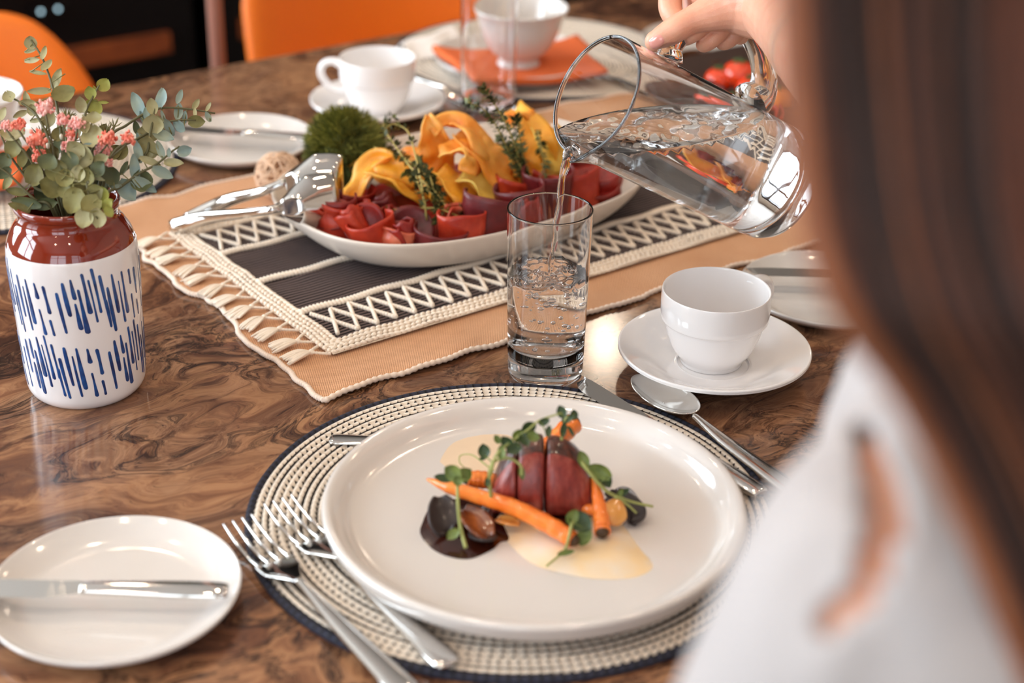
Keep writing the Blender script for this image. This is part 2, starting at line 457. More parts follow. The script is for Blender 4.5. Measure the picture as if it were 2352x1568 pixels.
# ================================================================== woven round placemats
def placemat_material():
    t = NT('black_and_white_woven_cord')
    tc = t.new('ShaderNodeTexCoord'); sp = t.new('ShaderNodeSeparateXYZ'); t.link(tc.outputs['UV'], sp.inputs[0])
    ux, vy = sp.outputs[0], sp.outputs[1]          # ux: stitches around (integers = stitch), vy: ring index
    ring = t.math('FLOOR', vy); fv = t.math('SUBTRACT', vy, ring)
    # stitch length grows with the ring so that stitches keep their size
    cnt = t.math('MULTIPLY', t.math('ADD', t.math('MULTIPLY', t.math('FLOOR', t.math('DIVIDE', ring, 6.0)), 6.0), 5.0), 5.0)
    off = t.math('MULTIPLY', t.math('MODULO', ring, 2.0), 0.0)
    uu = t.math('FRACT', t.math('ADD', t.math('MULTIPLY', ux, cnt), off))
    a = t.math('SUBTRACT', t.math('MULTIPLY', uu, 2.0), 1.0)
    b = t.math('ABSOLUTE', t.math('SUBTRACT', t.math('MULTIPLY', fv, 2.0), 1.0))
    e = t.math('ADD', t.math('POWER', t.math('ABSOLUTE', a), 3.0), t.math('POWER', b, 3.0))
        # occasional all-dark rows
    nz = t.noise(None, 5, 0); cv = t.new('ShaderNodeCombineXYZ'); t.link(t.math('MULTIPLY_ADD', ring, 0.73, 0.31), cv.inputs[0]); t.link(t.math('MULTIPLY', ux, 9.0), cv.inputs[1]); t.link(cv.outputs[0], nz.inputs['Vector']); nz.inputs['Scale'].default_value = 1.0
    lowr = t.ramp(nz.outputs[0], [(0.47, (0, 0, 0)), (0.53, (1, 1, 1))])
    e2 = t.math('ADD', e, t.math('MULTIPLY', lowr, t.math('MULTIPLY', t.math('POWER', b, 4.0), 0.95)))
    cn = t.ramp(t.math('MULTIPLY', t.math('ABSOLUTE', a), b), [(0.42, (0, 0, 0)), (0.50, (1, 1, 1))])
    ln = t.math('MULTIPLY', lowr, t.ramp(b, [(0.58, (0, 0, 0)), (0.68, (1, 1, 1))]))
    dark = t.math('MAXIMUM', cn, ln)
    isb = t.math('GREATER_THAN', ring, 32.5)
    col = t.mix(dark, rgb(226, 212, 196), rgb(30, 22, 24))
    bt = t.ramp(t.math('ABSOLUTE', a), [(0.0, rgb(40, 42, 62)), (1.0, rgb(18, 18, 28))])
    col = t.mix(isb, col, bt)
    t.set(Base_Color=col, Roughness=0.8); t.bump(t.math('SUBTRACT', 1.0, e), 0.6, 0.0012)
    return t.m
PMAT = placemat_material()
def make_placemat(name, label, loc, r=.172, group=None):
    nr = 34; n = 180; b = MB(); b.uv = []
    prof = []
    for i in range(nr):
        for k in range(4):
            f = k / 4; prof.append((max(.0008, r * (i + f) / nr), .0022 + .0022 * sqrt(max(0, 1 - (2 * f - 1) ** 2)), i + f))
    prof.append((r, .0022, nr - .001))
    V = []; F = []; UVs = []
    for (rr, z, vv) in prof:
        for j in range(n + 1):
            a = 2 * pi * j / n; V.append(Vector((rr * cos(a), rr * sin(a), z))); UVs.append((j / n, vv))
    k = n + 1
    for i in range(len(prof) - 1):
        for j in range(n): F.append((i * k + j, (i + 1) * k + j, (i + 1) * k + j + 1, i * k + j + 1))
    b.add(V, [tuple(reversed(f)) for f in F]); b.uv += UVs
    o = len(b.v); b.add([Vector((r * cos(2 * pi * j / 90), r * sin(2 * pi * j / 90), z)) for z in (0.0003, .0024) for j in range(90)],
          [(j, (j + 1) % 90, 90 + (j + 1) % 90, 90 + j) for j in range(90)] + [tuple(range(89, -1, -1))])
    b.uv += [(.5, 33.5)] * 180
    ob = b.build(name, PMAT, None, (0, 0, 0)); ob.location = loc
    # two rope edge
    return tag(ob, label, 'placemat', group)

make_placemat('woven_placemat', 'round black-and-white woven placemat under the large dinner plate with the meat', (.003, .872, 0))
make_placemat('woven_placemat', 'round woven placemat at the far side under the bowl and orange napkin', (.020, 1.875, 0))
make_placemat('woven_placemat', 'round woven placemat at the left edge behind the flower vase', (-.505, 1.470, 0))

# ================================================================== plates
def plate_profile(r, h, rim, th=.004, foot=.55):
    """coupe plate: flat well, upturned rim"""
    top = [(0, th + .001), (r * .55, th + .001), (r * .80, th + .0018), (r * .90, h * .62), (r * .96, h * .93), (r * .985, h)]
    edge = [(r * .996, h + .0006), (r, h - .0012), (r * .992, h - .0035)]
    und = [(r * .93, h * .45), (r * .86, .0025), (r * .80, .0012), (r * foot + .004, .001), (r * foot + .002, 0), (r * foot - .002, 0), (r * foot - .003, .0015), (0, .0015)]
    return top + edge + und
def smooth_prof(p, n=4):
    return [(max(0, v.x), v.y) for v in cr([Vector((a, b, 0)) for a, b in p], n)]
def make_plate(name, label, loc, r, h, cat='plate', group=None, prof=None, mats=None):
    b = MB().lathe(smooth_prof(prof or plate_profile(r, h, .01)), 96)
    o = b.build(name, mats or CHINA, None, fix=True); o.location = loc
    return tag(o, label, cat, group)
PMZ = .0048
PL = Vector((.016, .848, PMZ))
dinner_prof = [(0, .0100), (.080, .0102), (.108, .0108), (.1165, .0130), (.1215, .0185), (.1260, .0222), (.1300, .0235), (.1325, .0222), (.1324, .0185), (.1295, .0120), (.1240, .0080), (.1120, .0062), (.0900, .0058), (.0870, .0045), (.0860, 0), (.0815, 0), (.080, .0050), (0, .0055)]
make_plate('dinner_plate', 'large white dinner plate with raised rim holding the sliced meat dish', PL, .132, .021, prof=dinner_prof)
make_plate('soup_plate', 'white plate under the orange napkin and footed bowl at the far side', (*G(1184, 128, .02)[:2], PMZ), .095, .018)
make_plate('soup_plate', 'white plate under an orange napkin at the left edge behind the vase', (-.505, 1.470, PMZ), .095, .018)
side_prof = lambda r: [(0, .004), (r * .60, .0042), (r * .78, .0055), (r * .92, .0105), (r * .985, .0140), (r * 1.0, .0138), (r * 1.002, .0125), (r * .97, .0095), (r * .80, .0022), (r * .62, .0010), (r * .60, 0), (r * .56, 0), (r * .55, .0012), (0, .0012)]
P1 = Vector((-.230, .767, 0)); P2 = Vector((*G(556, 318, .012)[:2], 0)); P3 = Vector((.262, 1.205, 0)); P4 = Vector((*G(1612, 92, .01)[:2], 0))
def mk_side(loc, label):
    return make_plate('side_plate', label, loc, .0735, .012, prof=side_prof(.0735))
mk_side(P1, 'white bread plate with a knife across it, at the front left corner of the picture')
mk_side(P2, 'white side plate with a knife, behind the vase foliage and left of the moss ball')
mk_side(P3, 'white side plate with a knife, right of the coffee cup and half behind the hair')
mk_side(P4, 'white side plate at the far side, seen under the hand and through the jug handle')

# ================================================================== cups and saucers
def make_cup_saucer(loc, hrot, lab, slab_, cup_off=(0, 0)):
    s = .0735
    sp_ = [(0, .0045), (.026, .0045), (.0275, .0062), (.030, .0058), (.045, .0085), (.060, .0155), (.0708, .0205), (.0728, .0205), (.0730, .0190), (.0715, .0168), (.058, .0108), (.043, .0040), (.030, .0015), (.029, 0), (.025, 0), (.024, .0015), (0, .0015)]
    o = MB().lathe(smooth_prof(sp_), 96).build('saucer', CHINA_CUP, None, fix=True); o.location = loc
    tag(o, slab_, 'saucer')
    c = thing('coffee_cup', lab, 'cup', (loc[0] + cup_off[0], loc[1] + cup_off[1], loc[2] + .0047), hrot)
    pr = [(0, .0045), (.018, .0048), (.026, .010), (.0330, .022), (.0365, .036), (.0385, .050), (.0392, .0585), (.0400, .0600), (.0408, .0590), (.0412, .050), (.0408, .0385), (.0398, .0365), (.0378, .0350), (.0355, .0250), (.0310, .0130), (.0255, .0050), (.0238, .0025), (.0236, 0), (.0215, 0), (.0205, .0020), (0, .0020)]
    MB().lathe(smooth_prof(pr), 80).build('cup_body', CHINA_CUP, c, fix=True)
    hp = cr([(.0402, 0, .0505), (.047, 0, .0535), (.0565, 0, .051), (.0610, 0, .043), (.0590, 0, .034), (.0500, 0, .0250), (.0352, 0, .0215)], 8)
    rr = crs([.0048, .0042, .0040, .0040, .0040, .0040, .0046], 8)
    MB().tube(hp, rr, 14, flat=1.35).build('handle', CHINA_CUP, c)
    return c
CUPX = Vector((.1535, 1.079, 0))
make_cup_saucer(CUPX, radians(42), 'empty white coffee cup on its saucer right of the water glass', 'white saucer under the sharp coffee cup beside the soup spoon', cup_off=(-.001, .006))
CUP2 = Vector((-.150, 1.652, 0))
make_cup_saucer(CUP2, radians(176), 'blurred white coffee cup at the back, its handle to the left', 'white saucer under the blurred cup behind the moss ball')

# ================================================================== footed bowls and orange napkins
NAPK = mat('orange_napkin_cloth', rgb(222, 104, 48), 0.85, bump=(900, 0.2, 0.0005))
WHNAP = mat('white_napkin_cloth', rgb(240, 232, 226), 0.8, bump=(900, 0.2, 0.0005))
def make_bowl(loc, label):
    pr = [(0, .010), (.016, .010), (.030, .018), (.041, .034), (.049, .056), (.0535, .0655), (.0550, .0655), (.0550, .0635), (.0510, .056), (.0435, .034), (.0330, .016), (.0230, .009), (.0225, .004), (.0245, 0), (.0215, 0), (.0205, .005), (0, .006)]
    o = MB().lathe(smooth_prof(pr), 80).build('footed_bowl', CHINA, None, fix=True); o.location = loc
    return tag(o, label, 'bowl')
def make_napkin(loc, rz, label, sx=.085, sy=.062, m=None, seed=0):
    b = MB()
    def fn(s, q, top):
        x = (s - .5) * 2; y = (q - .5) * 2
        w = .0022 * mnoise.noise(Vector((x * 1.6 + seed, y * 1.8, 0)))
        return Vector((x * sx * (1 + .05 * y), y * sy * (1 - .04 * x), (.011 + .010 * abs(x) ** 2.5 if top else .0005 + .0092 * abs(x) ** 2.5 + .002) + w))
    o = MB().grid(lambda s, q: fn(s, q, True), 26, 20).build('napkin_', m or NAPK)
    o.name = 'folded_napkin'; md = o.modifiers.new('s', 'SOLIDIFY'); md.thickness = .007; md.offset = -1
    o.location = loc; o.rotation_euler = (0, 0, rz)
    return tag(o, label, 'napkin')
BW1 = Vector((*G(1192, 128, .030)[:2], 0))
make_napkin((BW1.x + .006, BW1.y, PMZ + .006), radians(20), 'folded orange napkin under the white footed bowl at the far side')
make_bowl((BW1.x, BW1.y, PMZ + .0170), 'white footed bowl on an orange napkin behind the tall empty glass')
make_napkin((-.520, 1.405, PMZ + .006), radians(10), 'folded orange napkin under a bowl at the left edge behind the vase', sx=.060, sy=.05, seed=4)
make_bowl((-.520, 1.435, PMZ + .0170), 'white footed bowl at the left edge behind the flowers')
# white napkin folded upright beside the far setting
NPk = G(985, 128, 0)
def upr(s, q):
    x = (s - .5) * .075; return Vector((x, (q - .5) * .05 + .004 * sin(s * 9), .002 + .020 * (1 - abs(2 * q - 1)) + .010 * s))
o = MB().grid(upr, 16, 12).build('white_napkin', WHNAP, None, solid=.002, sub=1); o.location = NPk; o.rotation_euler = (0, 0, radians(35))
tag(o, 'white folded napkin lying left of the footed bowl at the far side', 'napkin')

# ================================================================== cutlery
def prof_blade(pts, zf, th, n=6):
    pass
def strip(b, path, widths, thick, n=10, side=Vector((1, 0, 0))):
    """path along y, elliptical section: width across x, thickness in z"""
    V = []; F = []; P = [Vector(p) for p in path]; k = len(P)
    for i in range(k):
        for j in range(n):
            g = 2 * pi * j / n
            V.append(P[i] + Vector((cos(g) * widths[i], 0, sin(g) * thick[i])))
    for i in range(k - 1):
        for j in range(n):
            j2 = (j + 1) % n; F.append((i * n + j, (i + 1) * n + j, (i + 1) * n + j2, i * n + j2))
    F.append(tuple(range(n))); F.append(tuple((k - 1) * n + j for j in range(n - 1, -1, -1)))
    b.add(V, F)
def handle_mb(y0=-.100, y1=.020, z=.0):
    b = MB()
    ys = [y0 - .0, y0 + .002, y0 + .010, y0 + .04, y0 + .08, y1 - .01, y1]
    strip(b, [(0, y, zz + z) for y, zz in zip(crs(ys, 5), crs([.0025, .0025, .0026, .0030, .0040, .0060, .0070], 5))],
          crs([.002, .0072, .0088, .0074, .0056, .0034, .0028], 5), crs([.0008, .0018, .0022, .0022, .0022, .0022, .0020], 5), 12)
    return b
def make_fork(label, loc, rot, group=None):
    t = thing('dinner_fork', label, 'fork', loc); t.rotation_euler = rot
    handle_mb().build('handle', STEEL, t)
    b = MB()
    # neck and shoulder
    def head(s, q):
        y = .018 + q * .034; w = (.0028 + (.0125 - .0028) * min(1, q * 1.6) ** 1.3)
        x = (s - .5) * 2
        return Vector((x * w, y, .0070 - .0045 * sin(q * pi * .5) ** 1.2 * (1 - .0 * x) - .002 * (1 - x * x) * q))
    g = MB().grid(head, 13, 12)
    fh = g.build('fork_head', STEEL, t, solid=.0020, sub=1)
    for i in range(4):
        x = (-1.5 + i) * .0068
        pts = cr([(x, .049, .0022), (x, .062, .0012), (x * .98, .078, .0032), (x * .95, .096, .0085)], 6)
        MB().tube(pts, crs([.0022, .0019, .0016, .0009], 6), 8, flat=.75).build('tine', STEEL, fh)
    return t
def make_knife(label, loc, rot, blade=.105, group=None, hl=.090, wide=.0105):
    t = thing('table_knife', label, 'knife', loc); t.rotation_euler = rot
    b = MB(); ys = crs([-hl, -hl + .002, -hl + .02, -.03, -.006, 0], 5)
    strip(b, [(0, y, .0042) for y in ys], crs([.002, .0068, .0080, .0066, .0056, .0050], 5), crs([.001, .0030, .0036, .0036, .0034, .0028], 5), 12)
    b.build('handle', STEEL, t)
    V = []; F = []
    n = 16
    for i in range(n + 1):
        q = i / n; y = q * blade
        w0 = -.0052 - (wide - .0052) * min(1, q * 6) * (1 - max(0, q - .72) / .28 * .0); w1 = .0052
        tip = max(0, (q - .80) / .20)
        w0 = w0 * (1 - tip ** 2.2) + w1 * .6 * tip ** 2.2; w1 = w1 * (1 - .35 * tip ** 2)
        th = .0012
        V += [Vector((w0, y, .0042)), Vector((w1, y, .0042 + th)), Vector((w1, y, .0042 - th))]
    for i in range(n):
        a = i * 3; c = a + 3
        F += [(a, a + 1, c + 1, c), (a + 1, a + 2, c + 2, c + 1), (a + 2, a, c, c + 2)]
    F += [(0, 2, 1), (n * 3, n * 3 + 1, n * 3 + 2)]
    MB().add(V, F).build('blade', STEEL, t, smooth=False)
    return t
def make_spoon(label, loc, rot, group=None):
    t = thing('soup_spoon', label, 'spoon', loc); t.rotation_euler = rot
    handle_mb(y0=-.115, y1=.0).build('handle', STEEL, t)
    def bowl(s, q):
        # q: 0 centre -> 1 rim ; s: angle
        a = 2 * pi * s; rx, ry = .0178, .0350
        egg = 1 + .10 * sin(a)
        x = rx * q * cos(a) * (1 - .10 * sin(a)); y = .035 + ry * q * sin(a)
        z = .0085 - .0085 * (1 - q ** 2.2) + .0015 * (sin(a) * -.5) * q
        return Vector((x, y, z))
    b = MB().grid(bowl, 48, 14, closeu=True)
    b.build('bowl', STEEL, t, solid=.0012, sub=1)
    return t
AV = TABLE_A  # cutlery of the near setting lies along the table's short axis (VD)
def lay(u, v, z=0):
    return uv(u, v, z)
make_fork('outer dinner fork left of the large plate, next to the bread plate', lay(.369, .675, .0060), (0, 0, TABLE_A))
make_fork('inner dinner fork lying on the woven placemat beside the large plate', lay(.401, .682, .0060), (0, 0, TABLE_A))
make_knife('dinner knife on the placemat, its blade tip showing beyond the large plate', lay(.667, .700, .0050), (0, 0, TABLE_A), blade=.105)
make_spoon('shiny soup spoon between the large plate and the coffee cup', lay(.697, .709, .0050), (0, 0, TABLE_A - radians(4)))
# dessert fork: only its handle end shows at the upper left of the plate rim
dk = G(792, 1012, .006); hd = thing('dessert_spoon', 'dessert spoon at the upper left of the large plate, its handle end peeking out', 'spoon', (dk.x, dk.y, .0058), TABLE_A - radians(90) + radians(190))
t = make_knife('bread knife lying across the front left bread plate', (-.175, .7565, .0150), (0, 0, radians(95)), blade=.10, hl=.085)
t.rotation_euler = (0, 0, radians(90)); t.location = (-.246, .7565, .0148)
# dessert handle
bpy.data.objects.remove(hd)
ds = make_spoon('dessert spoon at the upper left of the large plate, its handle end peeking out', (0, 0, 0), (0, 0, 0))
ds.scale = (.80, .80, .62); d0 = G(756, 1008, .006); dirw = Vector((cos(radians(-2)), sin(radians(-2)), 0))
ds.location = d0 + dirw * .092; ds.location.z = .0046; ds.rotation_euler = (0, 0, atan2(dirw.y, dirw.x) - pi / 2)
make_knife('butter knife across the side plate left of the moss ball', (*G(560, 311, .016)[:2], .0145), (0, 0, radians(90 - 9)), blade=.085, hl=.075, wide=.009)
k3 = make_knife('butter knife across the side plate right of the coffee cup', (*G(1945, 634, .016)[:2], .0145), (0, 0, radians(90)), blade=.085, hl=.075, wide=.009)
# far setting cutlery
make_fork('blurred fork left of the far plate', (*G(1000, 215, 0)[:2], .0060), (0, 0, TABLE_A + pi))
make_knife('blurred knife at the right of the far plate, seen through the jug mouth', (*G(1395, 185, 0)[:2], .0058), (0, 0, TABLE_A + pi))

# ================================================================== drinking glasses
def glass_profile(r0, r1, h, base, th):
    o = [(0, .0012), (r0 - .004, .0012), (r0 - .0025, 0), (r0 - .001, .0012), (r0, .004), (r0 + (r1 - r0) * .15, base)]
    W_ = lambda z: r0 + (r1 - r0) * (.15 + .85 * (z - base) / (h - base))
    zs = [base + .001] + [base + .003 + (h - base - .006) * k / 10 for k in range(11)] + [h - .0012, h - .0004]
    o += [(W_(z), z) for z in zs]
    o += [(r1 - th * .25, h + .0003), (r1 - th * .75, h + .0003)]
    i = [(W_(z) - th, z) for z in reversed(zs[1:])]
    i += [(r0 - th + .0004, base + .004), (r0 - th - .003, base + .0005), (r0 * .5, base - .0015), (0, base - .002)]
    return o + i
GL = Vector((.0255, 1.068, 0))
tg = thing('water_glass', 'tall clear glass being filled with sparkling water', 'glass', GL)
GR0, GR1, GH, GBASE, GTH = .0283, .0312, .134, .016, .0013
MB().lathe(glass_profile(GR0, GR1, GH, GBASE, GTH), 96).build('glass_body', GLASS, tg, fix=True)
# the water in it, with a churned surface and bubbles
def rin(z):
    f = max(0, (z - GBASE)) / (GH - GBASE); return GR0 + (GR1 - GR0) * (.15 + .85 * f) - GTH + .00025
wb = MB(); n = 96; zt = .0835
prof = [(0, GBASE - .0022), (GR0 * .5, GBASE - .0017), (GR0 - GTH - .0028, GBASE + .0002), (GR0 - GTH + .0006, GBASE + .0036)] + [(rin(z), z) for z in (.03, .045, .06, .07, .078)]
wb.lathe(prof, n)
# top surface
def surf_z(x, y):
    r = sqrt(x * x + y * y) / .030; sx, sy = x - .003, y - .004
    d = sqrt(sx * sx + sy * sy)
    return zt + .0035 * mnoise.noise(Vector((x * 95, y * 95, 1.7))) + .0022 * mnoise.noise(Vector((x * 240, y * 240, 4))) - .004 * math.exp(-(d / .006) ** 2) + .0015 * sin(d * 900) * math.exp(-d / .012) + .003 * x / .03 * 0
nr = 26; V = []; F = []
for i in range(nr + 1):
    f = i / nr
    for j in range(n):
        a = 2 * pi * j / n; R = rin(zt) * f; x, y = R * cos(a), R * sin(a); V.append(Vector((x, y, surf_z(x, y))))
o = len(wb.v); wb.add(V, [(i * n + j, i * n + (j + 1) % n, (i + 1) * n + (j + 1) % n, (i + 1) * n + j) for i in range(nr) for j in range(n)])
last = 8 * n; top = o + nr * n
for j in range(n):
    wb.f.append((last + j, last + (j + 1) % n, top + (j + 1) % n, top + j)); wb.m.append(0)
wo = wb.build('water', WATER, tg, fix=True)
bb = MB(); rb = random.Random(3)
for i in range(150):
    a = rb.random() * 2 * pi; z = GBASE + .004 + (zt - GBASE - .010) * rb.random() ** .8
    R = (rin(z) - .0022) * sqrt(rb.random()) ; s = rb.choice([.00035, .0005, .0007, .0009, .0014])
    if z > .066: s *= 1.5
    st = rb.uniform(.9, 1.6)
    bb.ball((R * cos(a), R * sin(a), z), s * st, s, s, n=8, k=6, flip=True)
bub = bb.build('bubbles', WATER, tg); bub['kind'] = 'stuff'

GL2 = Vector((-.031, 1.650, 0))
tg2 = MB().lathe([(p[0] * 1.0, p[1]) for p in glass_profile(.0290, .0305, .142, .014, .0013)], 72).build('water_glass', GLASS, None, fix=True)
tg2.location = GL2; tag(tg2, 'tall empty glass at the back in front of the footed bowl', 'glass')
# ================================================================== the glass jug, tilted and pouring
JM = Q(1369, 218, 1.145); JB = Q(1792, 428, 1.262)
JA = (JB - JM); JL = JA.length; JA.normalize()
LIP = Vector((.037, 1.071, .1735))
RD = (JM - LIP); RD = (RD - JA * RD.dot(JA)).normalized()      # radial direction away from the lip
SD = JA.cross(RD)
JR = .0455
def jp(s, r, ang):
    """point at distance s from the mouth, radius r, angle from RD"""
    return JM + JA * s + RD * (r * cos(ang)) + SD * (r * sin(ang))
jt = thing('water_jug', 'large clear glass jug held tilted over the tall glass', 'jug', JB)
TH = .0022
def jr(s):      # outer radius along the jug
    f = s / JL
    return JR * (1.0 + .015 * f)
def ring(s, r, lipk):
    out = []
    for j in range(120):
        a = 2 * pi * j / 120
        d = abs(((a - pi + pi) % (2 * pi)) - pi)      # angular distance from the lip (at a = pi)
        pull = math.exp(-(d / .20) ** 2) * lipk
        out.append(jp(s - pull * .55, r + pull * .8, a))
    return out
rings = []
outer = [(0, .0, 1), (.0008, 0, .95), (.002, 0, .86), (.005, 0, .68), (.010, 0, .42), (.018, 0, .15), (.024, 0, .04), (.030, 0, 0)] + [(JL * k / 20, 0, 0) for k in range(4, 19)]
for s, _, lk in outer: rings.append(ring(s, jr(s), lk * .010))
for s, r in ((JL - .010, jr(JL) - .0002), (JL - .004, jr(JL) - .0022), (JL - .001, jr(JL) - .006), (JL, jr(JL) - .012), (JL - .0012, JR * .6), (JL - .002, .0006)): rings.append(ring(s, r, 0))
inner = [(JL - .016, .0006), (JL - .0155, JR * .5), (JL - .0165, JR - .012), (JL - .019, JR - .006), (JL - .024, JR - TH - .0006)]
for s, r in inner: rings.append(ring(s, r, 0))
for s, _, lk in reversed(outer[:-1]): rings.append(ring(s, jr(s) - TH, lk * .010))
rings[-1] = [p for p in ring(.0006, jr(0) - TH + .0003, .010)]
rings.append(ring(-.0008, jr(0) - TH * .5, .0102))
b = MB(); V = [p for r in rings for p in r]; N = 120; F = []
k = len(rings)
for i in range(k):
    i2 = (i + 1) % k
    for j in range(N): F.append((i * N + j, i * N + (j + 1) % N, i2 * N + (j + 1) % N, i2 * N + j))
# outer base centre and inner base centre are tiny rings: close them instead of bridging
cut = len(outer) + 5
F = [f for f in F if not (cut * N <= min(f) < (cut + 1) * N and max(f) >= (cut + 1) * N)]
F.append(tuple(cut * N + j for j in range(N))); F.append(tuple((cut + 1) * N + j for j in range(N - 1, -1, -1)))
b.add(V, F); b.build('jug_body', GLASS, jt, JB, fix=True)

# handle: a flat thick glass strap in the plane through axis and lip, placed by its measured outline
HN = SD
def hplane(px, py, off=0.0):
    d = FW * FPX + RT * (px - 1176) - UP * (py - 784)
    t = (JM + HN * off - CAM).dot(HN) / d.dot(HN)
    return CAM + d * t
hpts = [(1536, 136), (1545, 104), (1582, 72), (1640, 50), (1700, 58), (1738, 110), (1755, 170), (1748, 215), (1722, 238)]
hw = [hplane(*p) for p in hpts]
hc = cr(hw, 10)
MB().tube(hc, crs([.0100, .0075, .0062, .0060, .0066, .0080, .0095, .0115, .0150], 10), 18, flat=1.15, side=HN).build('handle', GLASS, jt, JB)

# water lying in the tilted jug: inside of the jug cut by a level plane
bm = bmesh.new(); NR = 96; rr = []
prof = [(JL - .0162, .0)] + [(JL - .0157, JR * .5), (JL - .0167, JR - .0119), (JL - .0192, JR - .0059), (JL - .0242, JR - TH - .0003)] + [(JL * k / 24, jr(JL * k / 24) - TH + .0003) for k in range(20, 3, -1)]
lastk = [(.018, .15), (.010, .42), (.004, .75), (.0012, .95)]
allr = []
for s, r in prof:
    if r == 0: allr.append([bm.verts.new(jp(s, 0, 0))]); continue
    allr.append([bm.verts.new(jp(s, r, 2 * pi * j / NR)) for j in range(NR)])
for s, lk in lastk:
    row = []
    for j in range(NR):
        a = 2 * pi * j / NR; d = abs(((a) % (2 * pi)) - pi); pull = math.exp(-(d / .20) ** 2) * lk * .010
        row.append(bm.verts.new(jp(s - pull * .55, jr(s) - TH + .0003 + pull * .8, a)))
    allr.append(row)
for i in range(len(allr) - 1):
    A, B = allr[i], allr[i + 1]
    for j in range(NR):
        j2 = (j + 1) % NR
        if len(A) == 1: bm.faces.new((A[0], B[j], B[j2]))
        else: bm.faces.new((A[j], B[j], B[j2], A[j2]))
bm.faces.new(allr[-1])
ZW = LIP.z + .0035
res = bmesh.ops.bisect_plane(bm, geom=bm.verts[:] + bm.edges[:] + bm.faces[:], plane_co=(0, 0, ZW), plane_no=(0, 0, 1), clear_outer=True)
ce = [e for e in res['geom_cut'] if isinstance(e, bmesh.types.BMEdge)]
bmesh.ops.holes_fill(bm, edges=ce)
top = [f for f in bm.faces if all(abs(v.co.z - ZW) < 1e-5 for v in f.verts)]
bmesh.ops.recalc_face_normals(bm, faces=bm.faces)
# fine ripples on the level surface: triangulate, subdivide and lift its inner points
tri = bmesh.ops.triangulate(bm, faces=top)['faces']
for _ in range(5):
    es = list({e for f in tri for e in f.edges if e.calc_length() > .0035})
    inner_e = [e for e in es if all(abs(f.normal.z) > .9 and abs(f.calc_center_median().z - ZW) < 1e-4 for f in e.link_faces)]
    if not inner_e: break
    bmesh.ops.subdivide_edges(bm, edges=inner_e, cuts=1)
    tri = [f for f in bm.faces if all(abs(v.co.z - ZW) < 1e-5 for v in f.verts)]
    bmesh.ops.triangulate(bm, faces=[f for f in tri if len(f.verts) > 3])
    tri = [f for f in bm.faces if all(abs(v.co.z - ZW) < 1e-5 for v in f.verts)]
tv = {v for f in tri for v in f.verts}
for v in tv:
    if all(f in tri or all(w in tv for w in f.verts) for f in v.link_faces):
        rel = v.co - JM; rr0 = (rel - JA * rel.dot(JA)).length / (JR - TH); fd_ = max(0, min(1, (1 - rr0) * 3.5)) * max(0, min(1, rel.dot(JA) / .03))
        v.co.z += fd_ * (.0026 * mnoise.noise(v.co * 45) + .0009 * mnoise.noise(v.co * 130))
me = bpy.data.meshes.new('water'); 
for v in bm.verts: v.co -= JB
bm.to_mesh(me); bm.free(); me.materials.append(WATER)
me.polygons.foreach_set('use_smooth', [True] * len(me.polygons))
wj = bpy.data.objects.new('water', me); COL.objects.link(wj); wj.parent = jt
# thin rolled bead of the rim
MB().tube(ring(-.0002, jr(0) - TH * .5, .0102) + [ring(-.0002, jr(0) - TH * .5, .0102)[0]], .0012, 8).build('rim', GLASS, jt, JB)

# the falling stream
sp = [LIP + Vector((.006, .004, .0035)), LIP + Vector((.0, 0, 0.0)), Vector((.0335, 1.070, .155)), Vector((.0310, 1.070, .125)), Vector((.0285, 1.070, .100)), Vector((.0270, 1.070, .0805))]
sr = [.0045, .0040, .0028, .0024, .0023, .0026]
pts = cr(sp, 10); rs = crs(sr, 10); rs = [r * (1 + .10 * sin(i * .9)) for i, r in enumerate(rs)]
pts = [p + Vector((.0005 * sin(i * .55), 0, 0)) for i, p in enumerate(pts)]
st = MB().tube(pts, rs, 16, flat=.8).build('water_stream', WATER, None, LIP)
tag(st, 'thin stream of water falling from the jug lip into the glass', 'water')
# ================================================================== the vase
VB = G(202, 884, 0); VB.z = 0
tv_ = thing('ceramic_vase', 'white ceramic vase with red glazed neck and hand painted blue strokes', 'vase', VB)
VASEW = mat('white_vase_glaze', rgb(238, 232, 231), 0.16, coat=0.4)
VASER = mat('red_brown_vase_glaze', rgb(126, 38, 18), 0.08, coat=0.8)
BLUE = mat('blue_brushed_glaze', rgb(14, 78, 146), 0.15, coat=0.4, noise=(120, rgb(6, 44, 98), 3))
vp = [(0, .003), (.034, .003), (.0345, 0), (.0375, .0006), (.0415, .0055), (.0428, .014), (.0440, .045), (.0452, .085), (.0456, .104), (.0452, .113), (.0444, .1175)]
vr = [(.0425, .1230), (.0385, .1300), (.0352, .1345), (.0342, .1380), (.0345, .1415), (.0362, .1432), (.0368, .1460), (.0360, .1482), (.0343, .1480), (.0325, .1440), (.0318, .138), (.036, .128), (.041, .115), (.042, .08), (.040, .02), (0, .008)]
allp = smooth_prof(vp + vr, 4)
zi = [0 if (allp[i][1] < .1165 and i < 46) else 1 for i in range(len(allp) - 1)]
MB().lathe(allp, 120, mi=zi).build('vase_body', [VASEW, VASER], tv_)
def vrad(z):
    for i in range(3, len(vp) - 1):
        if vp[i][1] <= z <= vp[i + 1][1]:
            f = (z - vp[i][1]) / (vp[i + 1][1] - vp[i][1]); return vp[i][0] + (vp[i + 1][0] - vp[i][0]) * f
    return vp[-1][0]
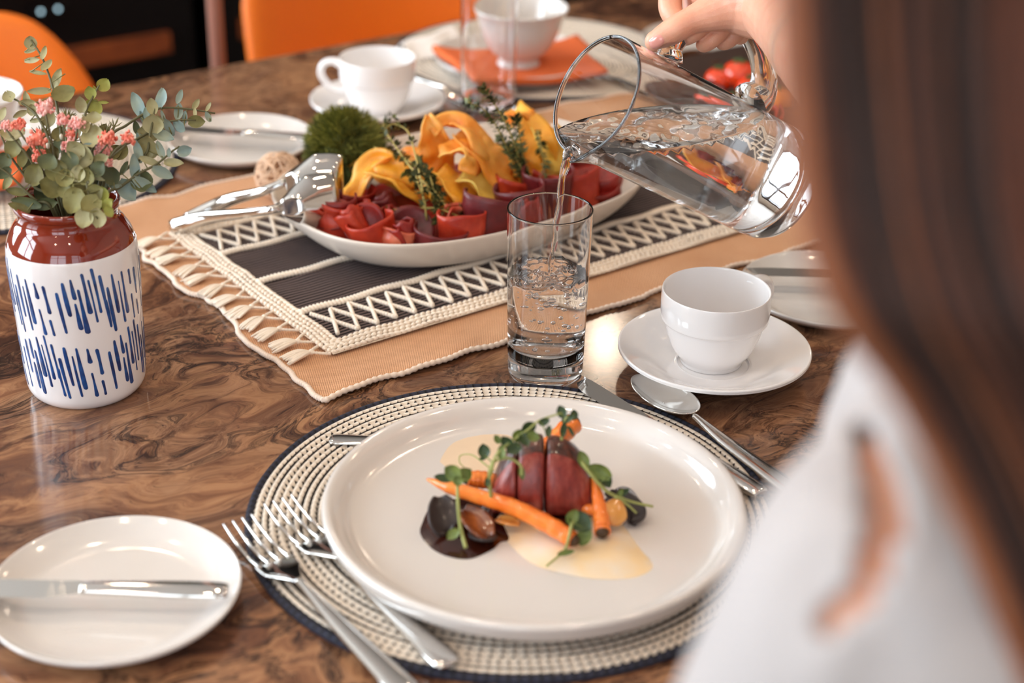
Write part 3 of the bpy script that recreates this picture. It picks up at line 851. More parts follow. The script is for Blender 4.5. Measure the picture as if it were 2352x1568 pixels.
unit = [(215, 590, 1000, 12, 50), (255, 490, 850, 12, 35), (310, 570, 955, 8, 25), (345, 500, 890, 13, 30), (412, 515, 655, 13, 0), (432, 740, 970, 11, 18), (487, 530, 775, 14, 18), (503, 825, 970, 11, 10), (585, 580, 945, 11, 20), (630, 495, 795, 13, 22), (682, 470, 650, 11, 4), (700, 680, 920, 12, 8), (738, 560, 960, 14, 36), (772, 430, 790, 14, 22), (815, 490, 875, 8, 22), (846, 400, 800, 11, 24), (160, 470, 790, 11, 20), (186, 690, 950, 11, 22)]
sb = MB()
def stroke(a0, z0, z1, w, slant):
    n = 14; fs = [0, .006, .018, .036, .07, .14, .28, .5, .72, .86, .93, .964, .982, .994, 1]
    V = []; 
    for i in range(n + 1):
        f = fs[i]; z = z0 + (z1 - z0) * f
        dd = min(f, 1 - f) * (z1 - z0); ww = w * (.80 + .20 * sin(4 * f + a0 * 9)) * (1.12 - .3 * f) * (sqrt(max(0, 1 - (1 - dd / w) ** 2)) if dd < w else 1) + .00002
        a = a0 + slant * (f - .5) + .002 * sin(f * 5 + a0 * 7)
        for k in range(-2, 3):
            aa = a + k / 2 * ww / .044; r = vrad(z) + .00035 * (1 - (k / 2.4) ** 2)
            V.append(Vector((r * cos(aa), r * sin(aa), z)))
    F = [(i * 5 + k, i * 5 + k + 1, (i + 1) * 5 + k + 1, (i + 1) * 5 + k) for i in range(n) for k in range(4)]
    sb.add(V, F)
per = 2 * pi / 4
for tier in (0, 1):
    for rep in range(4):
        for (x, y0, y1, w, sl) in unit:
            a = (x - 150) / 735 * per + rep * per + radians(-142) + tier * per * .45
            zt_ = .1100 - (y0 - 430) / 570 * .0500; zb_ = .1100 - (y1 - 430) / 570 * .0500
            if tier: zt_ -= .0505; zb_ -= .0505
            stroke(a, max(.012, zb_), max(.012, zt_), w * .000128, -.00020 * (y1 - y0) - .006)
sb.build('painted_strokes', BLUE, tv_)

# ------------------------------------------------------------------ sprigs standing in the vase
LEAFC = [mat('olive_green_leaf', rgb(138, 132, 78), 0.6, noise=(70, rgb(108, 100, 52), 3)), mat('pale_sage_leaf', rgb(178, 172, 132), 0.6, noise=(70, rgb(154, 144, 96), 3)),
         mat('blue_grey_leaf', rgb(128, 152, 152), 0.55, noise=(60, rgb(152, 160, 138), 3)), mat('yellow_green_leaf', rgb(164, 168, 84), 0.6, noise=(80, rgb(146, 140, 60), 3)),
         mat('dark_green_leaf', rgb(74, 82, 56), 0.6, noise=(70, rgb(96, 100, 60), 3))]
STEMC = mat('brown_green_stem', rgb(92, 88, 56), 0.6)
PINK = mat('pink_blossom', rgb(244, 150, 142), 0.7, noise=(260, rgb(252, 206, 196), 3))
CORAL = mat('coral_blossom', rgb(232, 108, 84), 0.7, noise=(260, rgb(248, 160, 138), 3))
VQ = (Vector((VB.x, VB.y, .15)) - CAM).dot(FW)
rl = random.Random(11); LSC = 1.18
def leaf(b, px, py, L, Wd, ang, c, q, tilt=None, roll=None):
    s = q / FPX; L *= s * LSC; Wd *= s * LSC * 1.12
    a = radians(ang); tilt = rl.uniform(-.45, .45) if tilt is None else tilt; roll = rl.uniform(-.4, .4) if roll is None else roll
    ax = RT * cos(a) + UP * sin(a); bx = -RT * sin(a) + UP * cos(a); nn = -FW
    ax2 = ax * cos(tilt) + nn * sin(tilt); nn2 = -ax * sin(tilt) + nn * cos(tilt)
    bx2 = bx * cos(roll) + nn2 * sin(roll); nn3 = -bx * sin(roll) + nn2 * cos(roll)
    c0 = Q(px, py, q)
    V = []; F = []; n = 7; m = 5
    for i in range(n):
        f = i / (n - 1); w = sin(pi * min(1, f * .93 + .06)) ** .62 * (1 - .12 * f)
        for k in range(m):
            g = (k / (m - 1) - .5) * 2
            V.append(c0 + ax2 * ((f - .5) * L) + bx2 * (g * w * Wd * .5) + nn3 * (Wd * (.16 * g * g - .10 * cos((f - .5) * 2.4) + .04 * (rl.random() - .5))))
    for i in range(n - 1):
        for k in range(m - 1): F.append((i * m + k, (i + 1) * m + k, (i + 1) * m + k + 1, i * m + k + 1))
    b.add(V, F, c)
def sprig(label, pts, leaves, r=.0013, name='eucalyptus_sprig', cat='plant sprig', q0=0.0, q1=0.0, start=None, group=None):
    """pts: outline of the stem in the photo from the vase mouth to the tip; q0,q1: depth offsets at mouth and tip (m)"""
    t = thing(name, label, cat, Vector((VB.x, VB.y, .120)), group=group)
    n = len(pts); W_ = [Q(p[0], p[1], VQ + q0 + (q1 - q0) * i / (n - 1)) for i, p in enumerate(pts)]
    base = Vector((VB.x, VB.y, .105)) + (W_[0] - Vector((VB.x, VB.y, .15))) * .25
    W_ = [base] + W_
    c = cr(W_, 6); k = len(c)
    MB().tube(c, [r * (1 - .55 * i / k) for i in range(k)], 8).build('stem', STEMC, t, t.location)
    b = MB(); pp = [p for p in pts]
    for lf in leaves:
        px, py = lf[0], lf[1]
        best = min(range(n), key=lambda i: (pts[i][0] - px) ** 2 + (pts[i][1] - py) ** 2)
        q = VQ + q0 + (q1 - q0) * best / (n - 1) + (lf[6] if len(lf) > 6 else rl.uniform(-.004, .004))
        leaf(b, px, py, lf[2], lf[3], lf[4], lf[5], q)
        # petiole
        a = radians(lf[4]); s0 = Q(px - cos(a) * lf[2] * .46, py + sin(a) * lf[2] * .46, q); near = min(c, key=lambda p: (p - s0).length)
        if .004 < (near - s0).length < .03: b.tube([s0, near], .0004, 5, m=0)
    b.build('leaves', LEAFC, t, t.location)
    return t
sprig('tallest pale green sprig rising above the orange chair at left', [(150, 450), (142, 330), (132, 250), (118, 190), (98, 135), (72, 92)],
      [(70, 98, 26, 24, 95, 1), (70, 117, 26, 8, 10, 1), (101, 121, 28, 13, 75, 1), (74, 138, 38, 11, 2, 1), (108, 150, 30, 18, 55, 1), (88, 167, 36, 8, -10, 1), (131, 180, 46, 20, 58, 1), (147, 216, 46, 40, 25, 0), (90, 209, 46, 14, 185, 1), (62, 228, 34, 16, 95, 1), (150, 170, 2, 2, 0, 1)], q0=.0, q1=.02)
sprig('sprig leaning to the left edge with round sage leaves', [(140, 450), (128, 370), (108, 310), (82, 262), (52, 238), (22, 222)],
      [(20, 222, 26, 25, 120, 1), (63, 236, 14, 32, 90, 1), (46, 262, 30, 13, 205, 1), (76, 252, 22, 26, 100, 1), (85, 276, 34, 9, 5, 1), (112, 272, 38, 26, 50, 1), (118, 350, 30, 34, 200, 0), (136, 308, 30, 28, 60, 0)], q1=.015)
sprig('sprig of large olive leaves bending over the left edge of the picture', [(120, 460), (80, 430), (45, 388), (20, 350), (2, 310)],
      [(28, 302, 52, 42, 170, 1), (30, 340, 44, 34, 250, 0), (8, 372, 36, 30, 250, 4), (5, 262, 30, 18, 60, 1), (18, 418, 34, 20, 240, 0), (52, 362, 38, 22, 90, 0), (38, 440, 42, 16, 170, 0), (70, 360, 44, 22, 80, 4)], q1=-.012)
sprig('sprig lying low to the left over the vase mouth', [(118, 478), (86, 462), (60, 440), (20, 400), (-10, 380)],
      [(60, 465, 62, 22, 168, 4), (105, 468, 46, 24, 10, 4), (80, 400, 46, 40, 60, 0), (10, 398, 32, 20, 220, 4), (44, 476, 44, 16, 160, 0)], q1=-.02, q0=-.012)
sprig('pale sprig standing upright at the front centre', [(200, 440), (201, 390), (206, 340), (210, 290), (213, 262)],
      [(195, 286, 34, 22, 95, 1, -.01), (213, 312, 46, 46, 90, 1, -.01), (186, 358, 50, 44, 160, 1, -.01), (232, 364, 38, 20, 12, 1, -.01), (207, 333, 26, 8, 0, 2, -.01), (216, 270, 24, 30, 90, 1, -.01), (173, 344, 40, 34, 130, 1, -.012), (212, 402, 52, 14, -22, 1, -.016)], q0=-.02, q1=-.018)
sprig('short yellow green sprig rising behind the pink flowers', [(196, 440), (194, 330), (196, 262), (214, 222), (228, 196)],
      [(215, 246, 32, 36, 60, 3), (208, 213, 26, 24, 100, 3), (238, 195, 28, 26, 60, 3), (238, 235, 20, 6, 0, 3), (218, 202, 12, 4, 130, 3), (186, 240, 32, 22, 95, 1), (203, 265, 28, 7, 0, 1)], q1=.02)
sprig('long blue grey sprig arching far to the right over the bread plate', [(225, 440), (250, 320), (290, 288), (330, 262), (372, 248), (430, 250), (494, 260)],
      [(317, 240, 52, 26, 112, 2), (371, 226, 46, 24, 88, 2), (412, 222, 32, 12, 76, 2), (410, 256, 34, 17, 84, 2), (425, 269, 26, 12, 82, 2), (450, 239, 24, 11, 60, 1), (479, 245, 20, 8, 60, 1), (478, 268, 22, 11, 115, 2), (374, 266, 24, 7, 110, 2), (345, 262, 36, 18, 95, 2), (330, 272, 32, 12, 115, 2), (448, 258, 20, 8, 100, 1), (360, 282, 36, 26, 140, 1)], q1=.03)
sprig('second blue grey sprig to the right ending in a brown leaf', [(232, 440), (262, 350), (310, 322), (352, 298), (372, 284), (410, 276), (450, 276)],
      [(452, 279, 34, 24, 0, 0), (412, 289, 32, 20, 140, 2), (388, 292, 38, 16, 112, 2), (313, 292, 28, 13, 95, 4), (340, 306, 42, 34, 170, 1), (376, 312, 44, 22, -20, 2), (322, 318, 26, 14, 120, 2)], q1=.02)
sprig('sprig of pale leaves on an upright stem right of the flowers', [(240, 440), (300, 380), (336, 352), (345, 308), (354, 262), (357, 240)],
      [(352, 284, 38, 40, 90, 1), (340, 338, 46, 46, 80, 1), (349, 244, 32, 22, 98, 1), (368, 344, 38, 14, 110, 2), (318, 348, 46, 20, 100, 2), (336, 262, 28, 12, 100, 2)], q1=.008)
sprig('low blue grey sprig at the right hanging over the vase shoulder', [(238, 455), (275, 430), (320, 398), (358, 378), (395, 348), (412, 336)],
      [(310, 386, 56, 20, 95, 2), (345, 370, 44, 14, -20, 1), (374, 396, 44, 22, -25, 2), (399, 374, 42, 18, -5, 1), (424, 346, 30, 22, 20, 2), (326, 416, 48, 42, 100, 4), (333, 424, 52, 22, -32, 2), (293, 437, 50, 34, -50, 2), (388, 350, 18, 8, 90, 2), (286, 386, 30, 14, 60, 4), (255, 402, 40, 32, 110, 4), (262, 424, 30, 16, -10, 2)], q1=.0, q0=-.01)
sprig('cluster of round olive leaves drooping over the front of the vase rim', [(205, 438), (200, 420), (204, 450), (212, 480), (224, 502)],
      [(118, 428, 48, 44, 160, 0), (130, 390, 44, 42, 100, 0), (150, 408, 36, 36, 90, 0), (172, 462, 52, 50, 250, 0), (180, 398, 34, 30, 80, 1), (186, 430, 38, 38, 60, 0), (200, 405, 36, 36, 80, 0), (216, 445, 40, 34, 210, 0), (194, 502, 38, 38, 260, 1), (226, 500, 40, 36, 265, 1), (234, 450, 40, 30, 100, 3), (248, 470, 30, 24, 40, 3), (208, 470, 42, 40, 220, 0), (152, 434, 40, 36, 130, 0), (250, 486, 24, 18, 300, 3), (160, 372, 44, 40, 110, 4), (110, 372, 34, 40, 60, 4), (226, 388, 36, 30, 50, 4)], q0=-.032, q1=-.046)
sprig('dark filler greenery in the middle of the bunch', [(190, 460), (180, 400), (170, 350), (160, 300)],
      [(140, 330, 40, 34, 80, 4), (170, 300, 36, 30, 100, 1), (200, 340, 40, 36, 70, 4), (232, 330, 36, 30, 30, 4), (120, 400, 40, 34, 120, 4), (96, 330, 36, 28, 130, 4), (260, 350, 40, 26, 40, 0), (145, 290, 36, 26, 100, 1), (236, 300, 30, 20, 60, 0), (70, 390, 40, 30, 110, 4), (280, 350, 34, 24, 60, 0), (180, 370, 44, 40, 90, 4), (210, 370, 44, 40, 90, 4), (230, 410, 44, 40, 90, 4), (100, 440, 44, 36, 90, 4)], q0=.01, q1=.02)
# spiky filler tufts
def tuft(label, px, py, R, n, q):
    t = thing('spiky_green_tuft', label, 'plant sprig', Vector((VB.x, VB.y, .12)))
    b = MB(); c = Q(px, py + R, q); rr_ = random.Random(int(px))
    for i in range(n):
        a = radians(rr_.uniform(20, 160)); L = R * rr_.uniform(.7, 1.3) * q / FPX
        d = (RT * cos(a) + UP * sin(a) - FW * rr_.uniform(-.5, .5)).normalized()
        b.tube([c, c + d * L * .6, c + d * L + UP * L * .1], [.0004, .0005, .00008], 5, caps=False)
    b.tube([Vector((VB.x, VB.y, .11)), c], .0008, 6)
    b.build('blades', LEAFC[0], t, t.location); return t
tuft('spiky green tuft left of the short yellow green sprig', 150, 255, 26, 60, VQ + .012)
tuft('spiky green tuft at the right between flowers and long sprig', 238, 285, 30, 60, VQ + .012)
tuft('spiky green tuft at the left above the coral flowers', 98, 290, 26, 40, VQ + .008)
tuft('small forked green shoot beside the long arching sprig', 262, 268, 24, 5, VQ + .010)
# blossoms
def flower(label, px, py, R, c, q, lean=0):
    t = thing('pink_flower', label, 'flower', Vector((VB.x, VB.y, .12)))
    top = Q(px, py, q); rr_ = random.Random(int(px * 7 + py))
    MB().tube(cr([Vector((VB.x, VB.y, .11)), (Vector((VB.x, VB.y, .15)) + top) / 2 - UP * .006, top - UP * R * .5 * q / FPX], 5), .0007, 6).build('stem', STEMC, t, t.location)
    b = MB(); Rm = R * q / FPX
    for i in range(70):
        d = Vector((rr_.gauss(0, 1), rr_.gauss(0, 1), rr_.gauss(0, 1))).normalized()
        if d.dot(UP) < -.75: continue
        p = top + (d * Rm * rr_.uniform(.55, 1.0)); s = Rm * rr_.uniform(.10, .19)
        b.ball(p, s, s, s * rr_.uniform(1, 1.7), n=5, k=4, m=0)
    b.ball(top, Rm * .6, n=10, k=6)
    b.build('blossom', [PINK, CORAL][c], t, t.location); return t
FL = [(104, 247, 20, 0, 'palest pink blossom high at the left of the bunch'), (14, 290, 13, 0, 'small pink blossom at the far left edge'), (42, 288, 16, 1, 'coral blossom near the left edge above a large olive leaf'),
      (84, 320, 22, 1, 'large coral blossom at the left of the bunch'), (91, 358, 18, 1, 'deep coral blossom lowest at the left'), (146, 277, 16, 0, 'pink blossom under the tallest sprig'),
      (178, 285, 17, 0, 'pink blossom left of the pale upright sprig, upper one'), (164, 309, 13, 1, 'small red coral blossom in the centre'), (161, 334, 18, 0, 'pink blossom in the centre, lower one'),
      (248, 318, 20, 1, 'large coral pink blossom right of the pale upright sprig'), (236, 342, 19, 0, 'light pink blossom just below the large coral one'), (245, 372, 14, 0, 'long pink blossom lowest at the right'),
      (294, 318, 16, 1, 'coral blossom rightmost of the bunch'), (226, 313, 10, 0, 'tiny pink blossom beside the pale sprig')]
for i, (x, y, R, c, l) in enumerate(FL):
    flower(l, x, y, R * 1.12, c, VQ - .030 + .006 * ((i * 5) % 3))
BUDM = mat('white_bud', rgb(226, 222, 200), 0.5)
BT = thing('white_bud_sprig', 'thin sprig of tiny white buds between the pink blossoms', 'plant sprig', Vector((VB.x, VB.y, .12)))
for (x, y) in ((141, 314), (110, 335), (186, 318), (143, 339), (156, 296), (168, 272)):
    p = Q(x, y, VQ - .016)
    MB().ball(p, .0014, .0014, .0022, n=8, k=6).build('bud', BUDM, BT, BT.location)
    MB().tube([p, Vector((VB.x, VB.y, .13))], .0003, 5).build('stem', STEMC, BT, BT.location)
# ================================================================== burlap runner
def burlap():
    t = NT('burlap'); v = t.coord('Object', scale=(1, 1, 1))
    w1 = t.new('ShaderNodeTexWave'); w1.bands_direction = 'X'; w1.inputs['Scale'].default_value = 230; w1.inputs['Distortion'].default_value = .8; w1.inputs['Detail Scale'].default_value = 3
    w2 = t.new('ShaderNodeTexWave'); w2.bands_direction = 'Y'; w2.inputs['Scale'].default_value = 230; w2.inputs['Distortion'].default_value = .8; w2.inputs['Detail Scale'].default_value = 3
    t.link(v, w1.inputs['Vector']); t.link(v, w2.inputs['Vector'])
    m = t.math('MAXIMUM', w1.outputs['Fac'], w2.outputs['Fac']); n = t.noise(v, 14, 5)
    base = t.ramp(n.outputs[0], [(0.3, rgb(218, 164, 122)), (0.7, rgb(236, 186, 146))])
    col = t.mix(t.ramp(m, [(0.25, (1, 1, 1)), (0.75, (0, 0, 0))]), base, rgb(140, 84, 48))
    t.set(Base_Color=col, Roughness=0.9); t.bump(m, 0.5, 0.0008); return t.m
BURLAP = burlap()
HEM = mat('cream_overlock_thread', rgb(236, 214, 196), 0.85, bump=(700, .5, .0006))
CROCH = mat('cream_cotton_cord', rgb(238, 222, 204), 0.85, bump=(500, .5, .0008))
NAVY = mat('dark_knit_shaded_valley', rgb(16, 12, 16), 0.85)
RU0, RU1, RV0, RV1 = .503, 2.05, .893, 1.315
rt_ = thing('burlap_runner', 'wavy-edged orange-tan burlap runner along the middle of the table', 'table runner', uv(RU0, RV0))
def ed(s, seed, amp=.006):
    return amp * (mnoise.noise(Vector((s * 22, seed, 0))) + .45 * mnoise.noise(Vector((s * 60, seed, 3))))
def run_pt(s, q):
    u = RU0 + (RU1 - RU0) * s; v = RV0 + (RV1 - RV0) * q
    du = ed(v, 1.5, .009) * (1 - s) ** 40 
    dv = ed(u, 5.5) * (1 - q) ** 8 + ed(u, 9.5) * q ** 8
    # the near left corner is pulled slightly
    e = min(q, 1 - q, s * 3.6) ; z = .0022 + .0035 * max(0, 1 - e * 14) * max(0, mnoise.noise(Vector((u * 26, v * 26, 7))) + .15)
    return uv(u + du, v + dv, z)
MB().grid(run_pt, 420, 90).build('burlap_cloth', BURLAP, rt_, rt_.location, solid=.0016)
# rotate texture with the cloth: the cloth object keeps table-aligned weave
path = []
for i in range(170): path.append(run_pt((1 - i / 169) * .9, 0))
for i in range(1, 110): path.append(run_pt(0, i / 109))
for i in range(1, 170): path.append(run_pt(i / 169 * .9, 1))
path = [p + Vector((0, 0, .0002)) for p in path]
fine = []
for i in range(len(path) - 1):
    for k in range(5): fine.append(path[i].lerp(path[i + 1], k / 5))
MB().tube(fine, [.0021 + .00045 * sin(i * 1.9) for i in range(len(fine))], 8).build('hem', HEM, rt_, rt_.location)

# ================================================================== knitted black and white mat
mt = thing('fringed_table_mat', 'black knitted table mat with cream zigzags and tassels under the platter', 'table mat', uv(.545, .945))
MU0, MU1, MV0, MV1 = .545, 1.03, .948, 1.226
ZB = .0050
def wob(u, v): return .0013 * mnoise.noise(Vector((u * 30, v * 30, 2)))
nu = 130
def rib(s, q):
    u = MU0 + (MU1 - MU0) * s; v = MV0 + (MV1 - MV0) * q
    w = .0013 * mnoise.noise(Vector((u * 14, v * 40, 8)))
    e = ((u - MU0) / .02); 
    return uv(u + .002 * mnoise.noise(Vector((v * 60, 1, 1))), v + w, ZB - .0018 + .0025 * abs(sin((q * 62) * pi)) + wob(u, v))
KNIT_LIT = mat('grey_brown_knit_lit_crest', rgb(104, 88, 86), 0.85)
NRB = 62; nv = NRB * 4 + 1
rb_ = MB().grid(rib, nu, nv)
rb_.m = [0 if (j % 4) in (0, 3) else 1 for j in range(nv - 1) for i in range(nu - 1)]  # rib shading put into the colour: dark valleys, lighter lit crests
rb_.build('ribbed_knit', [NAVY, KNIT_LIT], mt, mt.location, solid=.0018, off=-1)
def band(u0, u1, v0, v1, name, seed):
    b = MB(); L = max(u1 - u0, v1 - v0); alongu = (u1 - u0) > (v1 - v0)
    rows = max(3, int(min(u1 - u0, v1 - v0) / .0042)); cols = int(L / .0052)
    for r in range(rows):
        for c in range(cols):
            fa = (c + .5 + (.5 if r % 2 else 0)) / cols; fb = (r + .5) / rows
            if fa > 1: continue
            u = u0 + (u1 - u0) * (fa if alongu else fb); v = v0 + (v1 - v0) * (fb if alongu else fa)
            if alongu: v += .0016 * mnoise.noise(Vector((u * 40, seed, 0)))
            else: u += .0016 * mnoise.noise(Vector((v * 40, seed, 0)))
            s = rnd.uniform(.9, 1.1)
            p = uv(u, v, ZB + .0014 + wob(u, v) + rnd.uniform(-.0002, .0002))
            M = Matrix.Rotation(TABLE_A + (0 if alongu else pi / 2) + (.45 if r % 2 else -.45), 3, 'Z')
            b.ball(p, .0034 * s, .0021 * s, .0016, n=8, k=5, mat=M)
    # ground under the stitches
    b.grid(lambda s, q: uv(u0 + (u1 - u0) * s, v0 + (v1 - v0) * q, ZB + .0006), 12, 12)
    b.build(name, CROCH, mt, mt.location)
band(MU0 - .004, MU1, MV0 - .004, MV0 + .0165, 'crochet_border', 1)
band(MU0 - .004, MU1, MV1 - .0150, MV1 + .004, 'crochet_border', 2)
band(MU0 - .006, MU0 + .0125, MV0, MV1, 'crochet_border', 3)
def cord(pts, r, name='cord', step=.0034):
    P = cr(pts, 6) if len(pts) > 2 else pts
    L = [0]
    for i in range(1, len(P)): L.append(L[-1] + (P[i] - P[i - 1]).length)
    n = int(L[-1] / (step / 4)); out = []; R = []; j = 0
    for k in range(n):
        d = L[-1] * k / (n - 1)
        while j < len(L) - 2 and L[j + 1] < d: j += 1
        f = (d - L[j]) / max(1e-9, L[j + 1] - L[j]); out.append(P[j].lerp(P[j + 1], f)); R.append(r * (.78 + .34 * abs(sin(pi * d / step))))
    return out, R
for vv in (1.020, 1.090, 1.158):
    o_, R_ = cord([uv(MU0 + .01 + (MU1 - MU0 - .01) * i / 60, vv + .0012 * sin(i * .8), ZB + .0016) for i in range(61)], .0040)
    MB().tube(o_, R_, 8, flat=.55, side=Vector((-sin(TABLE_A), cos(TABLE_A), 0))).build('cord_stripe', CROCH, mt, mt.location)
for (v0, v1) in ((.9695, 1.0125), (1.166, 1.2065)):
    for ph in (0, 1):
        pts = []; k = 0; u = MU0 + .016
        while u < MU1:
            pts.append(uv(u, (v0, v1)[(k + ph) % 2] + rnd.uniform(-.001, .001), ZB + .0016)); u += .0178; k += 1
        dense = []
        for i in range(len(pts) - 1):
            for q in range(8): dense.append(pts[i].lerp(pts[i + 1], q / 8))
        o_, R_ = cord(dense, .0021, step=.003)
        MB().tube(o_, R_, 7, flat=.8).build('zigzag_cord', CROCH, mt, mt.location)
# tassels with loops along the left end
rt = random.Random(5)
NTS = 12
for i in range(NTS):
    v = MV0 + .006 + (MV1 - MV0 - .012) * i / (NTS - 1); a = uv(MU0 - .005, v + .0085, ZB + .001); b_ = uv(MU0 - .005, v - .0085, ZB + .001); k = uv(MU0 - .017 + rt.uniform(-.001, .001), v + rt.uniform(-.002, .002), ZB + .0020)
    o_, R_ = cord(cr([a, (a + k) / 2 + VD * .001, k, (b_ + k) / 2 - VD * .001, b_], 4), .0012, step=.0025)
    lp_ = MB().tube(o_, R_, 7)
    mb = MB(); d = (-UD + VD * rt.uniform(-.35, .15)).normalized(); sd = Vector((-d.y, d.x, 0))
    mb.ball(k, .0026, .0026, .0022, n=10, k=6)
    for s in range(26):
        w = rt.uniform(-1, 1); h = rt.uniform(0, 1)
        e = k + d * rt.uniform(.019, .024) + sd * w * .0072 + Vector((0, 0, -.0024 + .002 * h))
        m_ = k + d * .009 + sd * w * .0052 + Vector((0, 0, .0014 * h + .0004))
        mb.tube(cr([k, m_, e], 4), [.0011] * 8 + [.0006], 5)
    ts_ = mb.build('tassel', CROCH, mt, mt.location); lp_.build('loop', CROCH, ts_, mt.location)
# ================================================================== platters
PLAT = mat('cream_stoneware', rgb(226, 214, 202), 0.28, coat=0.2)
def superell(a, b, n, t):
    c, s = cos(t), sin(t)
    return (a * abs(c) ** (2 / n) * (1 if c >= 0 else -1), b * abs(s) ** (2 / n) * (1 if s >= 0 else -1))
def make_platter(label, loc, a=.173, b=.123, n=2.6, h=.036, m=None):
    prof = [(0, .0070), (.45, .0072), (.72, .0085), (.83, .0130), (.90, .0205), (.955, .0300), (.985, .0350), (1.0, .0362), (1.008, .0350), (1.0, .0310), (.965, .0220), (.905, .0120), (.84, .0045), (.78, .0012), (.74, 0), (.70, .0008), (0, .0010)]
    P = smooth_prof(prof, 4); N = 120; V = []; F = []
    for (r, z) in P:
        for j in range(N):
            x, y = superell(a * max(r, .001), b * max(r, .001), n, 2 * pi * j / N); V.append(Vector((x, y, z)))
    for i in range(len(P) - 1):
        for j in range(N): F.append((i * N + j, i * N + (j + 1) % N, (i + 1) * N + (j + 1) % N, (i + 1) * N + j))
    o = MB().add(V, F).build('serving_platter', m or PLAT, None, fix=True); o.location = loc; o.rotation_euler = (0, 0, TABLE_A)
    return tag(o, label, 'platter')
PZ = .0075
PC = uv(.780, 1.114, PZ); PC2 = uv(1.245, 1.190, .0045)
make_platter('long white oval platter heaped with dried meat, yellow ribbons and thyme', PC)
make_platter('dark brown oval platter at the back with tomatoes and yellow ribbons, seen through the jug', PC2, a=.140, b=.100, m=mat('dark_brown_stoneware', rgb(62, 36, 28), .3, coat=.3))

# ------------------------------------------------------------------ foods on the platter
def hammat(n, c1, c2):
    t = NT(n); v = t.coord(); a = t.noise(v, 55, 5, .6); t.set(Base_Color=t.ramp(a.outputs[0], [(0.35, c1), (0.65, c2)]), Roughness=0.38)
    t.p.inputs['Subsurface Weight'].default_value = .25; t.p.inputs['Subsurface Radius'].default_value = (.006, .0015, .001); t.p.inputs['Subsurface Scale'].default_value = 1
    b = t.noise(v, 300, 3); t.bump(b.outputs[0], .3, .0006); return t.m
HAM = [hammat('deep_red_dried_meat', rgb(112, 16, 12), rgb(152, 32, 20)), hammat('orange_red_dried_meat', rgb(158, 34, 16), rgb(188, 62, 32)),
       hammat('purple_red_dried_meat', rgb(84, 18, 22), rgb(116, 32, 34)), hammat('pink_marbled_meat', rgb(184, 66, 42), rgb(216, 122, 92))]
rh = random.Random(21)
def meat_roll(label, p, r, hgt, m, rz, tilt, turns=1.25, cone=.75, group=None):
    """one slice curled into an open roll; p = base point"""
    t = MB()
    def fn(s, q):
        a = s * turns * 2 * pi; rr = r * (.50 + .50 * s / 1.0) * (cone + (1 - cone) * q)
        return Vector((rr * cos(a), rr * sin(a), hgt * (q - .15) * (1 + .10 * sin(a * 1.5)) + .0012 * sin(a * 5)))
    t.grid(fn, 34, 8)
    o = t.build('meat_slice', HAM[m], None, solid=.0014); o.location = p; o.rotation_euler = (tilt[0], tilt[1], rz)
    return tag(o, label, 'cured meat', group)
def meat_fold(label, p, w, d, m, rz, tilt, seed=0, group=None):
    """a folded slice: U-shaped sheet with ruffled edge"""
    t = MB()
    def fn(s, q):
        a = (s - .5) * pi * 1.35; rr = w * .5
        x = rr * sin(a) * (1 + .15 * q); z = d * (q) ; y = -rr * .75 * cos(a) + .003 * mnoise.noise(Vector((s * 4, q * 3, seed)))
        return Vector((x, y, z - .006 + .004 * mnoise.noise(Vector((s * 3, 1, seed)))))
    t.grid(fn, 22, 9)
    o = t.build('meat_slice', HAM[m], None, solid=.0015); o.location = p; o.rotation_euler = (tilt[0], tilt[1], rz)
    return tag(o, label, 'cured meat', group)
def meat_disc(label, p, r, m, rz, tilt, seed=0, cup=.35, group=None, sq=1.0):
    t = MB()
    def fn(s, q):
        a = s * 2 * pi; rr = r * q * (1 + .06 * mnoise.noise(Vector((cos(a), sin(a), seed))))
        x, y = rr * cos(a), rr * sin(a) * sq
        return Vector((x, y, cup * r * q * q * (.6 + .4 * cos(2 * a + seed)) ))
    t.grid(fn, 30, 7, closeu=True)
    o = t.build('meat_slice', HAM[m], None, solid=.0018); o.location = p; o.rotation_euler = (tilt[0], tilt[1], rz)
    return tag(o, label, 'cured meat', group)
def onplat(px, py, h):
    return G(px, py, h)
